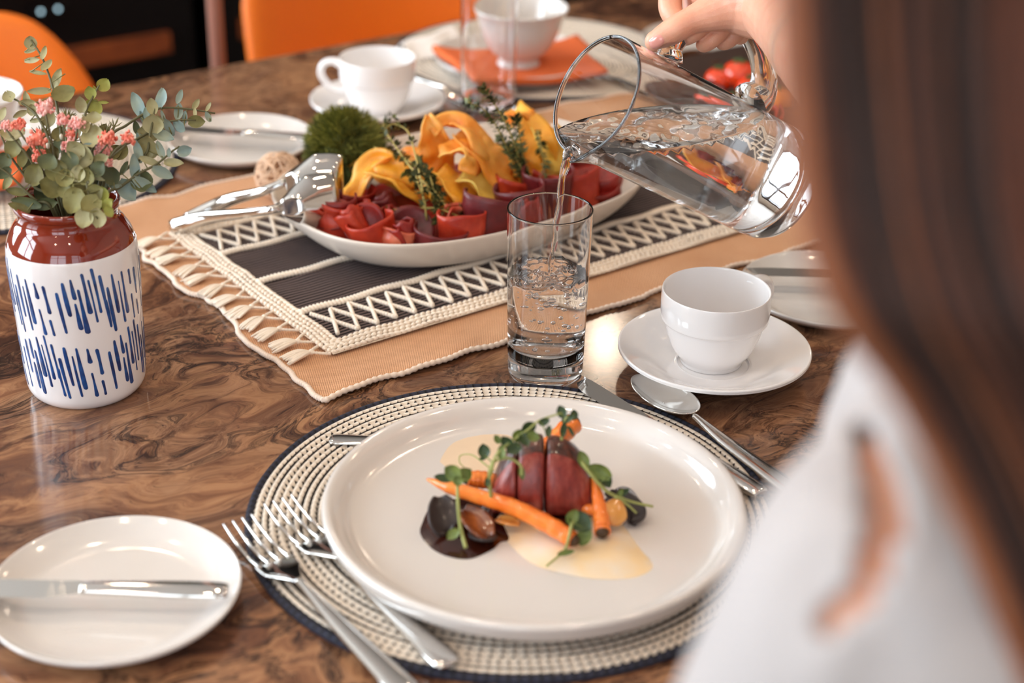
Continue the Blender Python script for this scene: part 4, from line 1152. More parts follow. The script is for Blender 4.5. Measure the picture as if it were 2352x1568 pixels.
# front row of dried meat, from left to right (photo outline positions)
row = [
 ('F', 735, 545, .040, .030, 1, 0.3, 'orange-red folded slice at the left end of the meat row'),
 ('F', 755, 520, .042, .036, 0, -0.4, 'deep red slice standing behind the leftmost folded one'),
 ('D', 775, 500, .021, .0, 0, .2, 'dark red slice lying flat under the serving spoon tip'),
 ('R', 800, 560, .015, .026, 1, 1.0, 'orange-red roll beside the leftmost slices'),
 ('D', 838, 515, .0185, 0, 0, 0, 'round deep red slice facing out, left one of the two large round slices'),
 ('F', 842, 565, .036, .026, 1, .5, 'pink-edged fold under the left large round slice'),
 ('R', 890, 525, .011, .022, 0, 2.2, 'small dark roll between the two large round slices'),
 ('F', 892, 572, .030, .020, 3, -.3, 'pale pinkish fold at the platter rim below the small dark roll'),
 ('D', 945, 510, .0200, 0, 2, 0, 'round dark red slice facing out, right one of the two large round slices'),
 ('R', 935, 565, .0150, .018, 0, .7, 'deep red roll under the right large round slice'),
 ('F', 1005, 562, .040, .020, 2, .15, 'wide purple-red slice flat against the rim, left of the middle'),
 ('R', 1035, 530, .016, .026, 3, 2.8, 'pink marbled roll in the middle of the row'),
 ('F', 1060, 548, .036, .030, 1, .2, 'orange-red fold right of the middle'),
 ('F', 1110, 530, .040, .038, 2, .1, 'purple-red slice with raised corner left of the water glass'),
 ('F', 1150, 520, .034, .036, 3, .5, 'pink fold just left of the water glass'),
 ('F', 1205, 500, .038, .046, 2, 0, 'tall purple slice seen through the left half of the glass'),
 ('F', 1255, 470, .040, .050, 2, .1, 'tall purple slice seen behind the pouring water'),
 ('R', 1240, 530, .016, .024, 0, .4, 'dark red roll low behind the glass rim'),
 ('F', 1320, 455, .044, .040, 1, -.2, 'glossy orange-red fold right of the stream of water'),
 ('D', 1365, 420, .026, 0, 0, .4, 'large deep red slice at the right end of the platter'),
 ('R', 1345, 400, .020, .026, 1, .4, 'orange-red roll at the right end below the jug'),
 ('F', 1385, 445, .032, .024, 0, -.4, 'deep red fold nearest the right end rim'),
 ('F', 800, 470, .036, .030, 0, .4, 'deep red slice under the left yellow ribbon'),
 ('R', 900, 490, .016, .022, 2, 0, 'purple roll under the thyme stems'),
 ('F', 1180, 470, .040, .040, 1, .6, 'orange fold behind the purple slices'),
 ('R', 1195, 440, .014, .030, 3, .6, 'pale marbled roll under the right bunch of thyme'),
 ('F', 1300, 400, .046, .040, 0, .2, 'deep red fold under the jug lip'),
]
for i, (k, px, py, w, d, m, rz, lab) in enumerate(row):
    zb = .020 if k != 'D' else .030
    p = onplat(px, py, zb + .010); l_ = p - PC; lu, lv = l_.dot(UD), l_.dot(VD)
    rho = (abs(lu / .173) ** 2.6 + abs(lv / .123) ** 2.6) ** (1 / 2.6); lim = .80
    if rho > lim: lu *= lim / rho; lv *= lim / rho
    p = PC + UD * lu + VD * lv; p.z = PZ + .026 + (.006 if rho > .7 else 0)
    if k == 'R': meat_roll(lab, p - Vector((0, 0, .004)), w, d, m, rz + i, (radians(rh.uniform(15, 40)), radians(rh.uniform(-20, 20))), turns=1.2)
    elif k == 'F': meat_fold(lab, p - Vector((0, 0, .008)), w, d, m, rz, (radians(rh.uniform(-6, 16)), radians(rh.uniform(-12, 12))), seed=i)
    else: meat_disc(lab, p, w, m, rz, (radians(rh.uniform(52, 66)) if i not in (2, 19) else radians(14), radians(rh.uniform(-8, 8))), seed=i)
# a hidden bed of shaved meat that carries the pile
bed = MB()
def bedfn(s, q):
    a = s * 2 * pi; x, y = superell(.132 * q, .088 * q, 2.4, a)
    return Vector((x, y, .008 + .026 * (1 - q ** 2.4) + .006 * mnoise.noise(Vector((x * 60, y * 60, 2))) * (1 - q)))
bo = bed.grid(bedfn, 60, 18, closeu=True).build('bed_of_shaved_meat', HAM[0], None); bo.location = PC; bo.rotation_euler = (0, 0, TABLE_A)
tag(bo, 'layer of shaved dark red meat under the ribbons and rolls', 'cured meat')

# ------------------------------------------------------------------ yellow ribbons
def ribm(n, c1, c2):
    t = NT(n); v = t.coord(); a = t.noise(v, 28, 4, .55); t.set(Base_Color=t.ramp(a.outputs[0], [(0.35, c1), (0.65, c2)]), Roughness=0.42)
    t.p.inputs['Subsurface Weight'].default_value = .3; t.p.inputs['Subsurface Radius'].default_value = (.008, .004, .001); t.p.inputs['Subsurface Scale'].default_value = 1
    w = t.noise(t.coord('Object', scale=(30, 200, 30)), 3, 3); t.bump(w.outputs[0], .4, .0008); return t.m
RIB = [ribm('golden_yellow_ribbon', rgb(232, 150, 30), rgb(246, 176, 66)), ribm('orange_yellow_ribbon', rgb(236, 136, 30), rgb(250, 176, 84)), ribm('pale_yellow_green_ribbon', rgb(216, 170, 60), rgb(236, 204, 110))]
def ribbon(label, pts, widths, m, seed=0, q=None, twist=0.0, group=None, name='yellow_ribbon', ruf=.003):
    """a broad thin ribbon along measured points (px, py, height)"""
    P = cr([G(*p) if q is None else Q(p[0], p[1], q + p[2]) for p in pts], 8); Wd = crs(widths, 8); k = len(P)
    FR = frames(P); mb = MB(); V = []; F = []; m_ = 9
    for i in range(k):
        t, a, b = FR[i]; f = i / (k - 1)
        ang = twist * (f - .5) + .35 * mnoise.noise(Vector((f * 3, seed, 1)))
        side = (b * cos(ang) + a * sin(ang)); nn = t.cross(side)
        for j in range(m_):
            g = (j / (m_ - 1) - .5) * 2
            V.append(P[i] + side * (g * Wd[i] * .5) + nn * (ruf * mnoise.noise(Vector((f * 5, g * 1.5, seed))) * 2 + ruf * 1.2 * sin(g * 3 + f * 5)))
    for i in range(k - 1):
        for j in range(m_ - 1): F.append((i * m_ + j, i * m_ + j + 1, (i + 1) * m_ + j + 1, (i + 1) * m_ + j))
    o = mb.add(V, F).build(name, RIB[m], None, P[0], solid=.0014)
    return tag(o, label, 'vegetable ribbon', group)
rib = [
 ('left heap, ribbon curling down over the meat towards the spoon', [(790, 470, .030), (830, 420, .045), (860, 375, .062), (900, 390, .060), (950, 430, .045)], [.014, .024, .026, .028, .020], 0),
 ('left heap, broad ribbon lying towards the viewer', [(850, 385, .060), (900, 410, .055), (950, 440, .045), (990, 462, .034)], [.020, .034, .034, .016], 0),
 ('left heap, small pale tip pointing left', [(785, 390, .036), (820, 385, .044), (850, 395, .044)], [.010, .016, .012], 0),
 ('left heap, orange ribbon rising behind', [(835, 400, .05), (880, 372, .062), (925, 365, .060), (960, 372, .055)], [.016, .020, .022, .014], 1),
 ('middle heap, upright ribbon with a pointed tip', [(985, 265, .105), (990, 300, .095), (1000, 350, .075), (1010, 400, .055)], [.005, .020, .034, .030], 1),
 ('middle heap, arch over the top', [(990, 300, .095), (1030, 278, .100), (1075, 290, .098), (1110, 330, .085), (1130, 380, .065)], [.010, .018, .022, .030, .024], 1),
 ('middle heap, broad ribbon down the right side', [(1060, 300, .092), (1110, 350, .078), (1160, 400, .058), (1195, 440, .040)], [.022, .040, .042, .022], 1),
 ('middle heap, inner fold', [(1010, 350, .080), (1050, 340, .085), (1090, 360, .080), (1080, 400, .066)], [.020, .030, .030, .020], 1),
 ('middle heap, yellow front ribbon falling to the meat', [(1010, 390, .066), (1050, 420, .058), (1090, 460, .045), (1120, 490, .034)], [.024, .040, .042, .020], 0),
 ('middle heap, second front ribbon, paler', [(1060, 400, .064), (1110, 430, .055), (1140, 470, .040), (1150, 490, .032)], [.024, .034, .030, .014], 2),
 ('middle heap, left flank', [(960, 380, .056), (985, 410, .056), (1020, 440, .050), (1050, 470, .038)], [.016, .026, .030, .020], 0),
 ('right heap, tall ribbon behind the thyme', [(1190, 245, .090), (1215, 270, .092), (1235, 320, .080), (1240, 370, .062), (1230, 410, .048)], [.010, .026, .034, .032, .024], 0),
 ('right heap, streaked ribbon nearest the jug', [(1225, 280, .086), (1255, 320, .078), (1275, 370, .060), (1265, 410, .046)], [.014, .026, .028, .020], 2),
 ('right heap, orange crest', [(1165, 285, .085), (1190, 265, .092), (1225, 265, .090)], [.012, .022, .014], 1),
 ('right heap, lower fold', [(1180, 330, .070), (1200, 370, .062), (1215, 410, .050), (1200, 440, .040)], [.020, .032, .030, .018], 0),
 ('bridge between the left and middle heaps', [(905, 372, .055), (950, 360, .062), (985, 372, .066)], [.016, .022, .018], 1),
]
for i, (lab, pts, wd, m) in enumerate(rib): ribbon('yellow ribbon, ' + lab, pts, wd, m, seed=i * 1.7)

# ------------------------------------------------------------------ thyme
THY = [mat('dark_thyme_leaf', rgb(66, 72, 38), 0.55), mat('olive_thyme_leaf', rgb(118, 120, 66), 0.55), mat('straw_thyme_stem', rgb(170, 150, 78), 0.6)]
def thyme(label, pts, n=16, lf=.0066, seed=0, col=0, r=.0009):
    t = thing('thyme_sprig', label, 'herb sprig', G(*pts[0]))
    P = cr([G(*p) for p in pts], 8); k = len(P); rr_ = random.Random(seed)
    MB().tube(P, [r * (1 - .5 * i / k) for i in range(k)], 6).build('stem', THY[2], t, t.location)
    b = MB(); FR = frames(P)
    n = int(n * 1.9)
    for i in range(n):
        f = (i + rr_.random()) / n; idx = min(k - 1, int(f * k)); p = P[idx]; tt, a, bb_ = FR[idx]
        for s in range(rr_.choice([2, 3, 4])):
            g = rr_.uniform(0, 2 * pi); d = (a * cos(g) + bb_ * sin(g) + tt * .5).normalized(); L = lf * rr_.uniform(.7, 1.3)
            sd = d.cross(tt).normalized(); nn = d.cross(sd)
            V = [p + d * .0004, p + d * L * .5 + sd * L * .26 + nn * L * .05, p + d * L * .5 - sd * L * .26 + nn * L * .05, p + d * L, p + d * L * .5 - nn * L * .08]
            b.add(V, [(0, 1, 4), (0, 4, 2), (1, 3, 4), (4, 3, 2)], 0 if rr_.random() < .6 else 1)
    b.build('leaves', [THY[0], THY[1]], t, t.location); return t
th = [
 ('thyme sprig stretching left along the meat to the serving spoon', [(1060, 500, .045), (1000, 478, .050), (920, 482, .045), (850, 478, .044), (800, 470, .045), (775, 480, .044)], 6),
 ('thyme sprig rising from the left heap beside the moss ball', [(985, 430, .065), (940, 380, .075), (905, 330, .085), (880, 290, .092), (900, 270, .098)], 12),
 ('curved bare thyme stem arching beside the moss ball', [(975, 480, .05), (968, 420, .07), (950, 340, .09), (935, 300, .098), (905, 285, .100), (885, 295, .098)], 6),
 ('thyme sprig lying across the left heap', [(860, 340, .070), (900, 348, .072), (940, 370, .072), (975, 400, .068), (1010, 440, .06)], 12),
 ('thyme sprig with dark leaves in the gap between the heaps', [(1030, 480, .05), (1000, 440, .062), (985, 400, .072), (960, 370, .074)], 16),
 ('dark thyme tuft hanging in front between the left and middle heaps', [(985, 400, .070), (1000, 440, .060), (1010, 480, .050), (1005, 510, .042)], 20),
 ('short thyme sprig tilted left in the same gap', [(930, 395, .066), (960, 420, .064), (1000, 450, .058)], 12),
 ('thyme stem standing almost upright left of the middle heap', [(980, 505, .042), (975, 460, .06), (960, 420, .075), (955, 400, .08)], 6),
 ('tallest thyme sprig, its tip in front of the empty glass', [(1200, 400, .055), (1185, 340, .085), (1160, 280, .110), (1130, 230, .128), (1110, 200, .138)], 34),
 ('second tall thyme sprig leaning left over the empty glass', [(1195, 400, .055), (1165, 340, .085), (1140, 290, .105), (1110, 250, .118), (1075, 235, .124)], 30),
 ('thyme sprig between the middle and right heaps, pointing to the jug', [(1200, 410, .052), (1200, 350, .078), (1190, 300, .098), (1185, 270, .108)], 30),
 ('bushy thyme sprig at the foot of the right heap', [(1210, 440, .045), (1205, 400, .060), (1175, 350, .080), (1150, 320, .092)], 30),
 ('thyme sprig hanging down to the right of the middle heap', [(1180, 330, .085), (1200, 380, .066), (1210, 420, .052), (1215, 460, .040)], 24),
 ('small thyme sprig low in front of the middle heap', [(1045, 500, .042), (1060, 480, .050), (1085, 490, .046), (1100, 505, .040)], 8),
 ('thyme tuft on the meat right of the middle', [(1060, 510, .040), (1075, 492, .046), (1085, 480, .050)], 10),
 ('thyme twig over the right heap next to the jug mouth', [(1235, 300, .092), (1245, 350, .078), (1255, 400, .056), (1260, 430, .044)], 12),
]
for i, (lab, pts, n) in enumerate(th): thyme(lab, pts, n=n, seed=i + 3, r=.0010)

# ------------------------------------------------------------------ moss ball (bristly green flower head) and wicker ball
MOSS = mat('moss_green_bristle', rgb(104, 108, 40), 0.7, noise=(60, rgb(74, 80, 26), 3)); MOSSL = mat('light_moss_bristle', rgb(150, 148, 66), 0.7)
mc = G(792, 400, 0); mc = Vector((mc.x, mc.y, 0)); MR = .036
mcc = G(792, 338, .054)
mt_ = thing('green_moss_ball', 'bristly round moss-green flower ball on the far left end of the meat platter', 'decoration', Vector((mcc.x, mcc.y, 0.018)))
MB().ball(mcc, MR * .80, n=24, k=16).build('core', MOSS, mt_, mt_.location)
b = MB(); rr_ = random.Random(9)
for i in range(5200):
    d = Vector((rr_.gauss(0, 1), rr_.gauss(0, 1), rr_.gauss(0, 1))).normalized()
    if d.z < -.85: continue
    e = (d + Vector((rr_.gauss(0, .25), rr_.gauss(0, .25), rr_.gauss(0, .25)))).normalized()
    p0 = mcc + d * MR * .76; L = MR * rr_.uniform(.26, .44) * (1 + .18 * mnoise.noise(d * 2.4)); s = e.orthogonal().normalized() * .0005
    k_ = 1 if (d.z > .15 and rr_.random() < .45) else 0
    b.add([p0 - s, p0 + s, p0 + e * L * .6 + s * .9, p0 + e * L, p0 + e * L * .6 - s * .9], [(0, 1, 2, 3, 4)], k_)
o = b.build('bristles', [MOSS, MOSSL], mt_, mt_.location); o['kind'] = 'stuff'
WICK = mat('pale_wicker', rgb(226, 190, 160), 0.7)
wr = .0215; wc = G(640, 402, wr + .0045)
b = MB(); wcc = Vector((wc.x, wc.y, .0045 + wr))
for i in range(34):
    ax = Vector((rr_.gauss(0, 1), rr_.gauss(0, 1), rr_.gauss(0, 1))).normalized(); a = ax.orthogonal().normalized(); c = ax.cross(a)
    off = rr_.uniform(-.55, .55); rr2 = wr * sqrt(1 - off * off)
    pts = [wcc + ax * off * wr + (a * cos(2 * pi * k / 28) + c * sin(2 * pi * k / 28)) * rr2 * (1 + .03 * sin(k)) for k in range(29)]
    b.tube(pts, .0008, 5)
o = b.build('wicker_ball', WICK, None, (wcc.x, wcc.y, .0045)); tag(o, 'small pale woven wicker ball on the runner edge left of the moss ball', 'decoration')

# ------------------------------------------------------------------ serving spoons
def serving(name_lab, hp, headc, hx, hy, W_, L_, D_, mt2=None, up=Vector((0, 0, 1)), dirv=None):
    """hp: handle points (world); head: deep square-ended scoop"""
    t = thing('serving_spoon', name_lab, 'serving spoon', hp[0])
    P = cr(hp, 8); k = len(P)
    rs = crs([.0078, .0062, .0042, .0036, .0044], 8)[:k]
    while len(rs) < k: rs.append(rs[-1])
    dv = dirv.normalized(); side = dv.cross(up).normalized(); upv = side.cross(dv).normalized()
    MB().tube(P, rs, 14, flat=.75, side=side).build('handle', STEEL, t, t.location)
    def fn(s, q):
        x = (s - .5) * 2; f = q
        w = W_ * .5 * (.22 + .78 * min(1, f * 1.9) ** .8) 
        edge = max(abs(x) ** 3.2, max(0, (f - .80) / .20) ** 2.2 * .85, max(0, (.22 - f) / .22) * .9)
        edge = min(1, edge)
        return headc + dv * (L_ * f) + side * (x * w * (1 - .06 * max(0, f - .8) / .2)) - upv * (D_ * (1 - edge)) 
    MB().grid(fn, 27, 25).build('scoop', mt2 or STEEL, t, t.location, solid=.0014, sub=1)
    return t
a0 = G(398, 522, .0105); a1 = G(470, 500, .026); a2 = G(560, 490, .046); a3 = G(620, 482, .058); a4 = G(645, 476, .058)
h0 = a4; hend = G(772, 448, .056)
serving('shiny steel serving spoon leaning on the left rim of the platter', [a0, a1, a2, a3, a4], a4 - Vector((0, 0, .001)), 0, 0, .046, (hend - a4).length, .015, dirv=(hend - a4), up=(Vector((0, 0, 1)) * .60 - FW * .9).normalized() * -1 if False else Vector((.10, -.95, .30)) * -1)
b0 = G(430, 508, .0105); b1 = G(520, 462, .030); b2 = G(600, 440, .050); b3 = G(655, 418, .060)
bend = G(788, 415, .060)
DARKST = mat('dark_reflecting_steel', rgb(120, 96, 92), 0.12, 1.0)
serving('second serving spoon lying behind the first, reflecting dark brown', [b0, b1, b2, b3], b3 - Vector((0, 0, .001)), 0, 0, .050, (bend - b3).length, .013, dirv=(bend - b3), up=Vector((.0, .95, -.30)), mt2=STEEL)

# ------------------------------------------------------------------ foods on the second platter, behind the jug
TOM = mat('glossy_red_orange_tomato', rgb(226, 66, 26), 0.15, coat=.5); PUM = mat('orange_squash_skin', rgb(238, 132, 36), 0.3, coat=.3); GRN = mat('green_calyx', rgb(70, 90, 40), .6)
def tomato(lab, px, py, h, r, m, name='tomato', ribs=0):
    t = thing(name, lab, 'vegetable', G(px, py, h))
    fn = (lambda d: 1 + (.05 * cos(ribs * atan2(d.y, d.x)) if ribs else 0) * (1 - abs(d.z)) - .12 * max(0, d.z) ** 6)
    MB().ball((0, 0, 0), r, r, r * .84, n=40, k=20, fn=fn).build('flesh', m, t)
    b = MB()
    for k in range(5):
        a = k * 2 * pi / 5; b.tube([(0, 0, r * .78), (r * .3 * cos(a), r * .3 * sin(a), r * .82), (r * .5 * cos(a), r * .5 * sin(a), r * .74)], [.0016, .0014, .0004], 5)
    b.tube([(0, 0, r * .74), (0, 0, r * .98)], .0014, 6); b.build('calyx', GRN, t); return t
tomato('red tomato seen through the jug handle, left one', 1652, 182, .034, .0165, TOM)
tomato('red tomato seen through the jug handle, right one', 1697, 170, .040, .0190, TOM)
tomato('red tomato behind the lower end of the jug handle', 1725, 205, .030, .0170, TOM)
tomato('small ribbed orange squash right of the jug handle', 1785, 232, .032, .0200, PUM, 'squash', 8)
tomato('small ribbed orange squash behind the jug body', 1690, 250, .030, .0190, PUM, 'squash', 8)
BRB = mat('brown_glazed_bowl', rgb(96, 54, 26), .2, coat=.4)
o = MB().lathe(smooth_prof([(0, .003), (.016, .004), (.022, .012), (.0245, .024), (.0262, .024), (.0240, .010), (.016, 0), (0, 0)]), 48).build('small_brown_bowl', BRB, None, fix=True)
bp_ = G(1606, 178, .004); o.location = (bp_.x, bp_.y, .0); o.location.z = 0.0048; tag(o, 'small brown sauce bowl seen above the jug near its handle', 'bowl')
def far_ribbon(lab, pts, wd, m, seed): return ribbon('far platter ribbon, ' + lab, pts, wd, m, seed=seed)
far_ribbon('golden heap seen through the jug', [(1560, 300, .03), (1600, 255, .06), (1640, 250, .06), (1690, 290, .03)], [.02, .034, .034, .02], 0, 31)
far_ribbon('orange heap below the right squash', [(1640, 300, .03), (1700, 270, .05), (1750, 270, .05), (1800, 300, .03)], [.02, .034, .034, .02], 1, 37)
far_ribbon('green-yellow fold at its left end', [(1500, 290, .03), (1540, 250, .045), (1580, 255, .04)], [.02, .028, .02], 2, 41)
for i, (px, py, m) in enumerate(((1560, 270, 2), (1600, 300, 0), (1650, 310, 2), (1720, 305, 0), (1530, 300, 0), (1770, 290, 1), (1620, 235, 2))):
    meat_roll('dark meat roll on the far platter, ' + ('behind the jug body', 'under its golden ribbon heap', 'in the middle of its front edge', 'right of the middle', 'at its left end', 'near the squash', 'next to the brown bowl')[i], G(px, py, .022), .016, .024, m, i * 1.1, (.4, .2))
# ================================================================== the meat dish on the dinner plate
DZ = PMZ + .0103           # top of the plate's well
def dG(px, py, h=0.0): return G(px, py, DZ + h)
def puddle(name, outline, h, m, lab, cat, amp=.0006, parts=None):
    """a low mound whose outline is given in photo pixels"""
    pts = cr([dG(*p) for p in outline] + [dG(*outline[0])], 5)[:-1]; n = len(pts)
    c = sum(pts, Vector()) / n; V = []; F = []; K = 9
    for i in range(K + 1):
        f = 1 - i / K
        z = h * (1 - f ** 2.2) if f < 1 else 0
        for p in pts:
            q = c + (p - c) * f; q = Vector((q.x, q.y, DZ + z + amp * mnoise.noise(Vector((q.x * 130, q.y * 130, 3))) * (1 - f)))
            V.append(q)
    for i in range(K):
        for j in range(n): F.append((i * n + j, i * n + (j + 1) % n, (i + 1) * n + (j + 1) % n, (i + 1) * n + j))
    o = MB().add(V, F).build(name, m, None, (c.x, c.y, DZ)); return tag(o, lab, cat)
SAUCE = mat('dark_glossy_gravy', rgb(52, 20, 12), 0.10, coat=.6)
SAUCEB = mat('brown_thin_gravy', rgb(116, 70, 42), 0.14, coat=.5)
PUREE = mat('pale_root_puree', rgb(232, 219, 203), 0.35, noise=(34, rgb(240, 208, 160), 3), coat=.3)
PUREEY = mat('pale_yellow_juice', rgb(234, 208, 178), 0.2, coat=.4)
puddle('puree', [(1140, 1185), (1200, 1165), (1300, 1180), (1390, 1175), (1430, 1205), (1470, 1260), (1500, 1300), (1460, 1325), (1380, 1330), (1300, 1318), (1230, 1298), (1190, 1270), (1160, 1235)], .0042, PUREE, 'smear of pale root puree under the front of the meat', 'puree')
puddle('juice_smear', [(1010, 1060), (1030, 1020), (1060, 1000), (1120, 990), (1180, 1000), (1160, 1060), (1110, 1090), (1050, 1090)], .0008, PUREEY, 'thin pale yellow juice smear at the upper left of the dish', 'sauce')
puddle('gravy', [(985, 1165), (1010, 1150), (1060, 1145), (1120, 1150), (1145, 1180), (1180, 1235), (1150, 1245), (1130, 1262), (1080, 1283), (1030, 1278), (990, 1258), (965, 1225), (972, 1195)], .0028, SAUCE, 'pool of dark brown gravy at the left of the meat', 'sauce')
puddle('gravy', [(1160, 1190), (1200, 1180), (1300, 1185), (1340, 1195), (1372, 1235), (1330, 1262), (1280, 1250), (1230, 1215)], .0050, SAUCE, 'dark gravy running under the front carrot', 'sauce')
puddle('gravy', [(1385, 1150), (1420, 1118), (1450, 1122), (1470, 1150), (1478, 1170), (1462, 1205), (1445, 1200), (1420, 1165)], .0030, SAUCE, 'small dark gravy patch at the right of the dish', 'sauce')

# the fillet: rounded piece with a dark crust and red carved face
ME = NT('pink_red_roast_meat'); v = ME.coord('Object', scale=(60, 60, 14), rot=(0.5, .3, 0)); a = ME.noise(v, 3, 5, .6)
ME.set(Base_Color=ME.ramp(a.outputs[0], [(0.3, rgb(104, 28, 24)), (0.52, rgb(142, 50, 40)), (0.75, rgb(182, 96, 80))]), Roughness=.34)
ME.p.inputs['Coat Weight'].default_value = .25; ME.p.inputs['Coat Roughness'].default_value = .25
ME.p.inputs['Subsurface Weight'].default_value = .25; ME.p.inputs['Subsurface Radius'].default_value = (.005, .001, .0008); ME.p.inputs['Subsurface Scale'].default_value = 1
_b = ME.noise(ME.coord('Object', scale=(300, 300, 90)), 3, 3); ME.bump(_b.outputs[0], .35, .0008)
CR_ = mat('dark_roasted_crust', rgb(44, 20, 16), .28, coat=.4, bump=(400, .6, .001), noise=(300, rgb(92, 40, 24), 3))
mc_ = dG(1250, 1178, 0)
st_ = thing('meat_fillet', 'thick piece of rare roast meat carved into slices, standing in the middle of the plate', 'meat', mc_)
sR = RT.copy(); sR.z = 0; sR.normalize(); sF = Vector((-sR.y, sR.x, 0))
def lump(x0, x1, nm, seed, lean=0):
    """one slice of the fillet between x0 and x1 across the view, full depth; outline: domed front"""
    b = MB(); n = 30
    def outline(x):
        X = (x + .001) / .0345
        top = .0490 * max(.0, 1 - abs(X) ** 2.5) ** .55 + .002
        return top
    def prof(x, k, n):                     # cross section loop in (y, z): front face slightly bulging, back rounded
        H = outline(x); fy = .021 * max(.14, 1 - abs((x + .001) / .0355) ** 2.6) ** .5
        a = 2 * pi * k / n
        y = -cos(a); z = sin(a)
        zz = H * .5 * (1 + (abs(z) ** .75) * (1 if z >= 0 else -1))
        yy = y * fy * (1.05 - .30 * (zz / .047)) + (.006 * (zz / .047))
        e = 1 + .05 * mnoise.noise(Vector((x * 70, a, seed)))
        return Vector((0, yy * e, zz * (1 + .03 * mnoise.noise(Vector((x * 60, a * 1.3, seed + 5))))))
    K = 9; V = []; F = []; M = []
    xs = [x0 + (x1 - x0) * i / (K - 1) for i in range(K)]
    for i, x in enumerate(xs):
        e = 1 - (.035 if i in (0, K - 1) else .008 if i in (1, K - 2) else 0)
        for k in range(n):
            p = prof(x, k, n); V.append(mc_ + sR * x + sF * (p.y * e + .003) + Vector((0, 0, p.z * e)) )
    for i in range(K - 1):
        for k in range(n):
            F.append((i * n + k, (i + 1) * n + k, (i + 1) * n + (k + 1) % n, i * n + (k + 1) % n))
            a = 2 * pi * (k + .5) / n; y = -cos(a); z = sin(a)
            h = outline((xs[i] + xs[i + 1]) / 2)
            crust = (y > .30) or (z > .72 + .05 * mnoise.noise(Vector((xs[i] * 150, k, 2)))) 
            M.append(1 if crust else 0)
    F.append(tuple(range(n))); F.append(tuple((K - 1) * n + k for k in range(n - 1, -1, -1))); M += [0, 0]
    b.add(V, F); b.m = M
    return b.build(nm, [ME.m, CR_], st_, mc_, sub=1)
lump(-.0335, -.0176, 'slice', 1); lump(-.0182, -.0004, 'slice', 2); lump(-.0010, .0325, 'slice', 3)

CAR = NT('glazed_carrot'); v = CAR.coord(); a = CAR.noise(v, 90, 4); CAR.set(Base_Color=CAR.ramp(a.outputs[0], [(0.3, rgb(236, 110, 30)), (0.7, rgb(248, 142, 58))]), Roughness=.25); CAR.p.inputs['Coat Weight'].default_value = .4
CTOP = mat('charred_carrot_top', rgb(74, 50, 26), .6, bump=(300, .5, .001))
def carrot(lab, pts, rs, topend=True):
    t = thing('baby_carrot', lab, 'carrot', dG(*pts[0]))
    P = cr([dG(*p) for p in pts], 8); R = crs(rs, 8); R = [r * (1 + .04 * sin(i * 1.7)) for i, r in enumerate(R)]
    MB().tube(P, R, 16).build('root', CAR.m, t, t.location, sub=0)
    d = (P[-1] - P[-2]).normalized()
    MB().tube([P[-1] - d * .001, P[-1] + d * .0016, P[-1] + d * .0035], [R[-1] * .92, R[-1] * .70, R[-1] * .35], 12).build('top_end', CTOP, t, t.location)
    return t
carrot('longest baby carrot, lying across the front of the meat from upper left to lower right', [(981, 1100, .020), (1030, 1118, .019), (1100, 1140, .018), (1180, 1165, .017), (1260, 1205, .013), (1318, 1240, .010)], [.0008, .0040, .0048, .0052, .0056, .0052])
carrot('baby carrot standing up at the right of the meat, its top end down', [(1362, 1095, .026), (1372, 1135, .020), (1381, 1190, .011), (1384, 1222, .0075)], [.0015, .0036, .0050, .0052])
carrot('baby carrot pointing up behind the meat', [(1180, 1100, .014), (1240, 1045, .024), (1285, 1003, .030), (1318, 970, .035)], [.0040, .0056, .0066, .0070])
carrot('baby carrot half hidden at the left behind the pea shoots', [(1180, 1120, .012), (1130, 1105, .016), (1095, 1100, .018), (1072, 1100, .019)], [.0040, .0054, .0056, .0040])
carrot('short carrot end under the meat at the right', [(1340, 1165, .010), (1365, 1172, .010), (1385, 1178, .009)], [.0030, .0036, .0030])

ONI = mat('caramelised_onion', rgb(150, 84, 44), .18, coat=.5, noise=(90, rgb(92, 44, 26), 4)); ONIP = mat('golden_onion_petal', rgb(226, 164, 84), .22, coat=.5, noise=(60, rgb(206, 130, 58), 3))
BEET = mat('black_roasted_mushroom', rgb(38, 24, 24), .42, coat=.1)
def petal(name, lab, pts, w, m, cup=.004, seed=0):
    P = cr([dG(*p) for p in pts], 6); k = len(P); FR = frames(P); V = []; F = []; m_ = 9
    for i in range(k):
        t, a, b = FR[i]; f = i / (k - 1); ww = w * (sin(pi * min(1, max(0, f * .92 + .05))) ** .6)
        for j in range(m_):
            g = (j / (m_ - 1) - .5) * 2; V.append(P[i] + b * (g * ww * .5) + a * (-cup * (1 - g * g)))
    for i in range(k - 1):
        for j in range(m_ - 1): F.append((i * m_ + j, i * m_ + j + 1, (i + 1) * m_ + j + 1, (i + 1) * m_ + j))
    o = MB().add(V, F).build(name, m, None, P[0], solid=.0022, sub=1); return tag(o, lab, 'vegetable')
petal('onion_petal', 'brown roasted onion petal in the gravy pool', [(1062, 1160, .012), (1085, 1180, .012), (1110, 1210, .010), (1130, 1232, .006)], .019, ONI, seed=2)
petal('onion_petal', 'golden onion petal just below the long carrot', [(1140, 1188, .008), (1165, 1192, .009), (1195, 1200, .008)], .010, ONIP, .002)
petal('onion_petal', 'golden onion slice at the right beside the upright carrot', [(1405, 1205, .006), (1410, 1180, .012), (1418, 1150, .016)], .017, ONIP, .002)
petal('onion_petal', 'dark onion petal in the right gravy patch', [(1395, 1125, .010), (1430, 1140, .012), (1462, 1170, .009), (1450, 1198, .005)], .015, BEET, .004)
petal('mushroom_slice', 'black roasted mushroom piece upright in the gravy pool', [(1010, 1135, .020), (1018, 1165, .016), (1024, 1205, .009), (1032, 1222, .005)], .021, BEET, .003)
